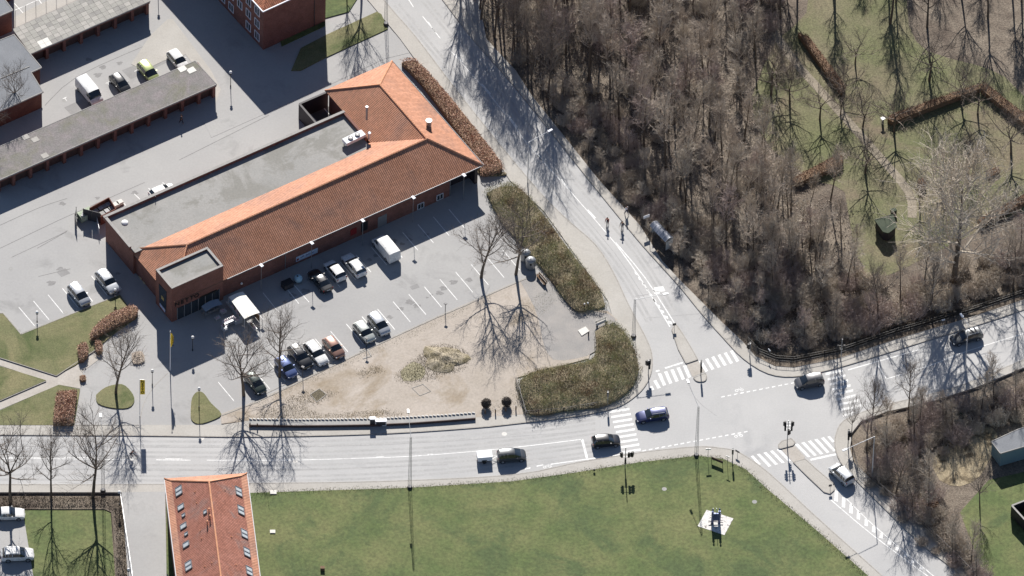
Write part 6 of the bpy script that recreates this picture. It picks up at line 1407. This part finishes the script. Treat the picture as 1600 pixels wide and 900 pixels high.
panel_fence([(130, 326), (157, 333)], 2.2, 'dark screen fence in front of the bins'); panel_fence([(119, 324), (117, 335), (120, 347)], 1.6, 'dark gate swung open at the left of the bins'); panel_fence([(151, 336), (155, 357)], 1.3, 'pale metal rail leaning at the corner of the shop', 'metal_light')
for i, (x, y) in enumerate(((181, 323), (187, 319.5))):
    t = thing('pallet', ('white wrapped goods next to the brick pen', 'white wrapped goods by the bay line behind the shop')[i], 'pallet', W(x, y, 0), urot); part(t, 'goods', 'panel_white', lambda m: m.box((0, 0, .14), (.9, .7, .5))); part(t, 'pallet_base', 'wood_brown', lambda m: m.box((0, 0, 0), (1.0, .8, .12)))
t = thing('bike_rack_frame', 'wooden rack frame standing in the lower right shrubs', 'frame', W(1458, 800, -.1), .3); [part(t, 'slat', 'wood_brown', lambda m: m.box((0, i*.35, 0), (1.8, .07, 1.2))) for i in range(3)]
t = thing('hedge_post', 'white topped post at the left end of the long clearing hedge', 'post', W(1379, 193, -.1)); part(t, 'post', 'metal_grey', lambda m: m.box((0, 0, 0), (.35, .35, 1.0))); part(t, 'cap', 'globe', lambda m: m.box((0, 0, 1.0), (.55, .55, .1), .6))
t = thing('stack_box', 'small dark green box beside the mossy hut', 'box', W(1396, 334, -.1), .5); part(t, 'box', 'dark_wall', lambda m: m.box((0, 0, 0), (.7, .6, .8))); part(t, 'lid', 'moss_roof', lambda m: m.box((0, 0, .8), (.76, .66, .05)))

# ------------------------------------------------------------ PEOPLE (one skinned body each, clothing as its children)
def skin_obj(name, joints, mat, parent, sub=1):
    """joints: list of (pos, radius, parent index)"""
    me = bpy.data.meshes.new(name); me.from_pydata([j[0] for j in joints], [(i, j[2]) for i, j in enumerate(joints) if j[2] >= 0], []); me.materials.append(MATS[mat] if isinstance(mat, str) else mat)
    o = bpy.data.objects.new(name, me); col.objects.link(o); o.parent = parent; sk = o.modifiers.new('skin', 'SKIN'); sk.use_smooth_shade = True
    for i, j in enumerate(joints): me.skin_vertices[0].data[i].radius = (j[1], j[1]*.85 if i == 0 else j[1])
    me.skin_vertices[0].data[0].use_root = True
    s = o.modifiers.new('sub', 'SUBSURF'); s.levels = s.render_levels = sub
    return o
def person(px, py, heading, label, top_c, leg_c, pose='walk', z=.11, parent_loc=None, hair=(.05, .03, .02)):
    t = thing('person', label, 'person', parent_loc or W(px, py, z), heading)
    if pose == 'walk':
        hip = (0, 0, .92); lk, rk = (.16, .10, .5), (-.05, -.10, .5); lf, rf = (.30, .10, .09), (-.32, -.10, .14); lt, rt_ = (.46, .1, .04), (-.17, -.1, .05); ch = (.02, 0, 1.36); ls, rs = (.02, .19, 1.42), (.02, -.19, 1.42); le, re_ = (-.08, .24, 1.13), (.10, -.24, 1.13); lh, rh = (.02, .25, .88), (.28, -.22, .95); nk = (.03, 0, 1.5); hd = (.05, 0, 1.66)
    else:
        hip = (-.22, 0, .98); lk, rk = (.14, .09, .72), (.05, -.09, .62); lf, rf = (.04, .11, .38), (-.08, -.11, .22); lt, rt_ = (.18, .11, .34), (.06, -.11, .18); ch = (.08, 0, 1.34); ls, rs = (.10, .19, 1.38), (.10, -.19, 1.38); le, re_ = (.30, .24, 1.18), (.30, -.24, 1.18); lh, rh = (.50, .24, 1.06), (.50, -.24, 1.06); nk = (.15, 0, 1.46); hd = (.20, 0, 1.61)
    V = Vector; J = [(hip, .12, -1), (tuple((V(hip)+V(ch))/2), .11, 0), (ch, .13, 1), (nk, .055, 2), (hd, .095, 3), (tuple(V(hd)+V((0, 0, .09))), .085, 4),
         (tuple(V(hip)+V((0, .09, -.04))), .085, 0), (lk, .055, 6), (lf, .038, 7), (lt, .035, 8), (tuple(V(hip)+V((0, -.09, -.04))), .085, 0), (rk, .055, 10), (rf, .038, 11), (rt_, .035, 12),
         (ls, .055, 2), (le, .038, 14), (lh, .028, 15), (rs, .055, 2), (re_, .038, 17), (rh, .028, 18)]
    for base, e, s in ((16, le, 1), (19, re_, -1)):
        hnd = V(J[base][0]); d = (hnd-V(e)).normalized(); sd = V((0, 1, 0)); palm = hnd+d*.08; J.append((tuple(palm), .026, base)); pi = len(J)-1
        for k in range(4): J.append((tuple(palm+d*(.05+.01*(k in (1, 2)))+sd*(.024*(k-1.5))), .008, pi)); J.append((tuple(palm+d*.085+sd*(.026*(k-1.5))+V((0, 0, -.02))), .007, len(J)-1))
        J.append((tuple(hnd+d*.05+V((.035, 0, .0))), .009, base))
    skin_obj('body', J, 'skin', t)
    tm = cloth(top_c); lm = cloth(leg_c)
    skin_obj('jacket', [(tuple(V(hip)+V((0, 0, .05))), .15, -1), (tuple((V(hip)+V(ch))/2), .14, 0), (ch, .16, 1), (ls, .078, 2), (le, .058, 3), (tuple(V(le).lerp(V(lh), .85)), .046, 4), (rs, .078, 2), (re_, .058, 6), (tuple(V(re_).lerp(V(rh), .85)), .046, 7)], tm, t)
    skin_obj('trousers', [(hip, .14, -1), (tuple(V(hip)+V((0, .09, -.05))), .10, 0), (lk, .075, 1), (tuple(V(lk).lerp(V(lf), .9)), .06, 2), (tuple(V(hip)+V((0, -.09, -.05))), .10, 0), (rk, .075, 4), (tuple(V(rk).lerp(V(rf), .9)), .06, 5)], lm, t)
    for a, b in ((lf, lt), (rf, rt_)): skin_obj('shoe', [(a, .052, -1), (b, .045, 0)], 'black', t)
    m = MB(); m.ball((hd[0]-.015, 0, hd[2]+.065), .115, 10, 7, z0=-.2); m.build('hair', M('hair_%d' % int(hair[0]*100), hair, fine=.1), t, True)
    m = MB(); [m.ball((hd[0]+.088, s*.032, hd[2]+.03), .012, 6, 4) for s in (1, -1)]; m.build('eyes', 'ink', t)
    m = MB(); m.tube((hd[0]+.08, 0, hd[2]+.02), (hd[0]+.115, 0, hd[2]-.01), .012, .016, 6); m.build('nose', 'skin', t)
    return t
person(283.5, 193, 2.3, 'person in dark clothes walking in the shadow of the lower garages', (.03, .03, .035), (.03, .03, .04), z=0)
person(979, 335, 2.2, 'person in a white top walking on the pavement below the wood edge', (.75, .75, .78), (.05, .06, .12))
def cyclist(px, py, hx, hy, label, top_c, leg_c):
    c = W(px, py, .0); a = W(px+hx, py+hy, 0); rz = math.atan2((a-c).y, (a-c).x)
    t = thing('bicycle', 'bicycle under the '+' '.join(label.split()[:11]), 'bicycle', (c.x, c.y, .018), rz)
    def ring(m, x):
        for i in range(16): a0, a1 = 6.2832*i/16, 6.2832*(i+1)/16; m.tube((x+.34*math.cos(a0), 0, .35+.34*math.sin(a0)), (x+.34*math.cos(a1), 0, .35+.34*math.sin(a1)), .02, n=5, cap=False)
    for x in (-.52, .52):
        wh = part(t, 'wheel', 'rubber', lambda m: ring(m, x)); part(wh, 'spokes', 'metal_light', lambda m: [m.tube((x, 0, .35), (x+.33*math.cos(i*.785), 0, .35+.33*math.sin(i*.785)), .004, n=3) for i in range(8)])
    fr = [((-.52, 0, .35), (-.12, 0, .32)), ((-.12, 0, .32), (-.22, 0, .82)), ((-.22, 0, .82), (.38, 0, .86)), ((-.12, 0, .32), (.38, 0, .8)), ((-.52, 0, .35), (-.22, 0, .8)), ((.52, 0, .35), (.36, 0, 1.0))]
    part(t, 'frame', 'metal_dark', lambda m: [m.tube(a_, b_, .022, n=6) for a_, b_ in fr]); part(t, 'handlebar', 'metal_grey', lambda m: (m.tube((.38, -.27, 1.04), (.38, .27, 1.04), .015, n=6), m.tube((.36, 0, .98), (.38, 0, 1.04), .018, n=6))); part(t, 'saddle', 'black', lambda m: m.box((-.24, 0, .86), (.26, .15, .06)))
    part(t, 'crank', 'metal_grey', lambda m: (m.tube((-.12, -.1, .32), (-.12, .1, .32), .03, n=6), m.tube((-.12, .1, .32), (.04, .1, .36), .014, n=5), m.tube((-.12, -.1, .32), (-.06, -.1, .18), .014, n=5)))
    person(0, 0, rz, label, top_c, leg_c, 'ride', parent_loc=Vector((c.x, c.y, .018)))
cyclist(949, 352, -7, 22, 'cyclist in a dark red jacket leading the pair on the side street', (.30, .05, .04), (.04, .04, .06)); cyclist(972, 358, -7, 22, 'cyclist in dark clothes with a white bag following on the side street', (.04, .04, .05), (.35, .33, .33)); cyclist(206, 717, 22, 0, 'cyclist in black riding on the main road by the left white line', (.03, .03, .035), (.3, .3, .32))

relabel()
for o in col.objects:
    for k in ('pxx', 'pxy'):
        if k in o: del o[k]
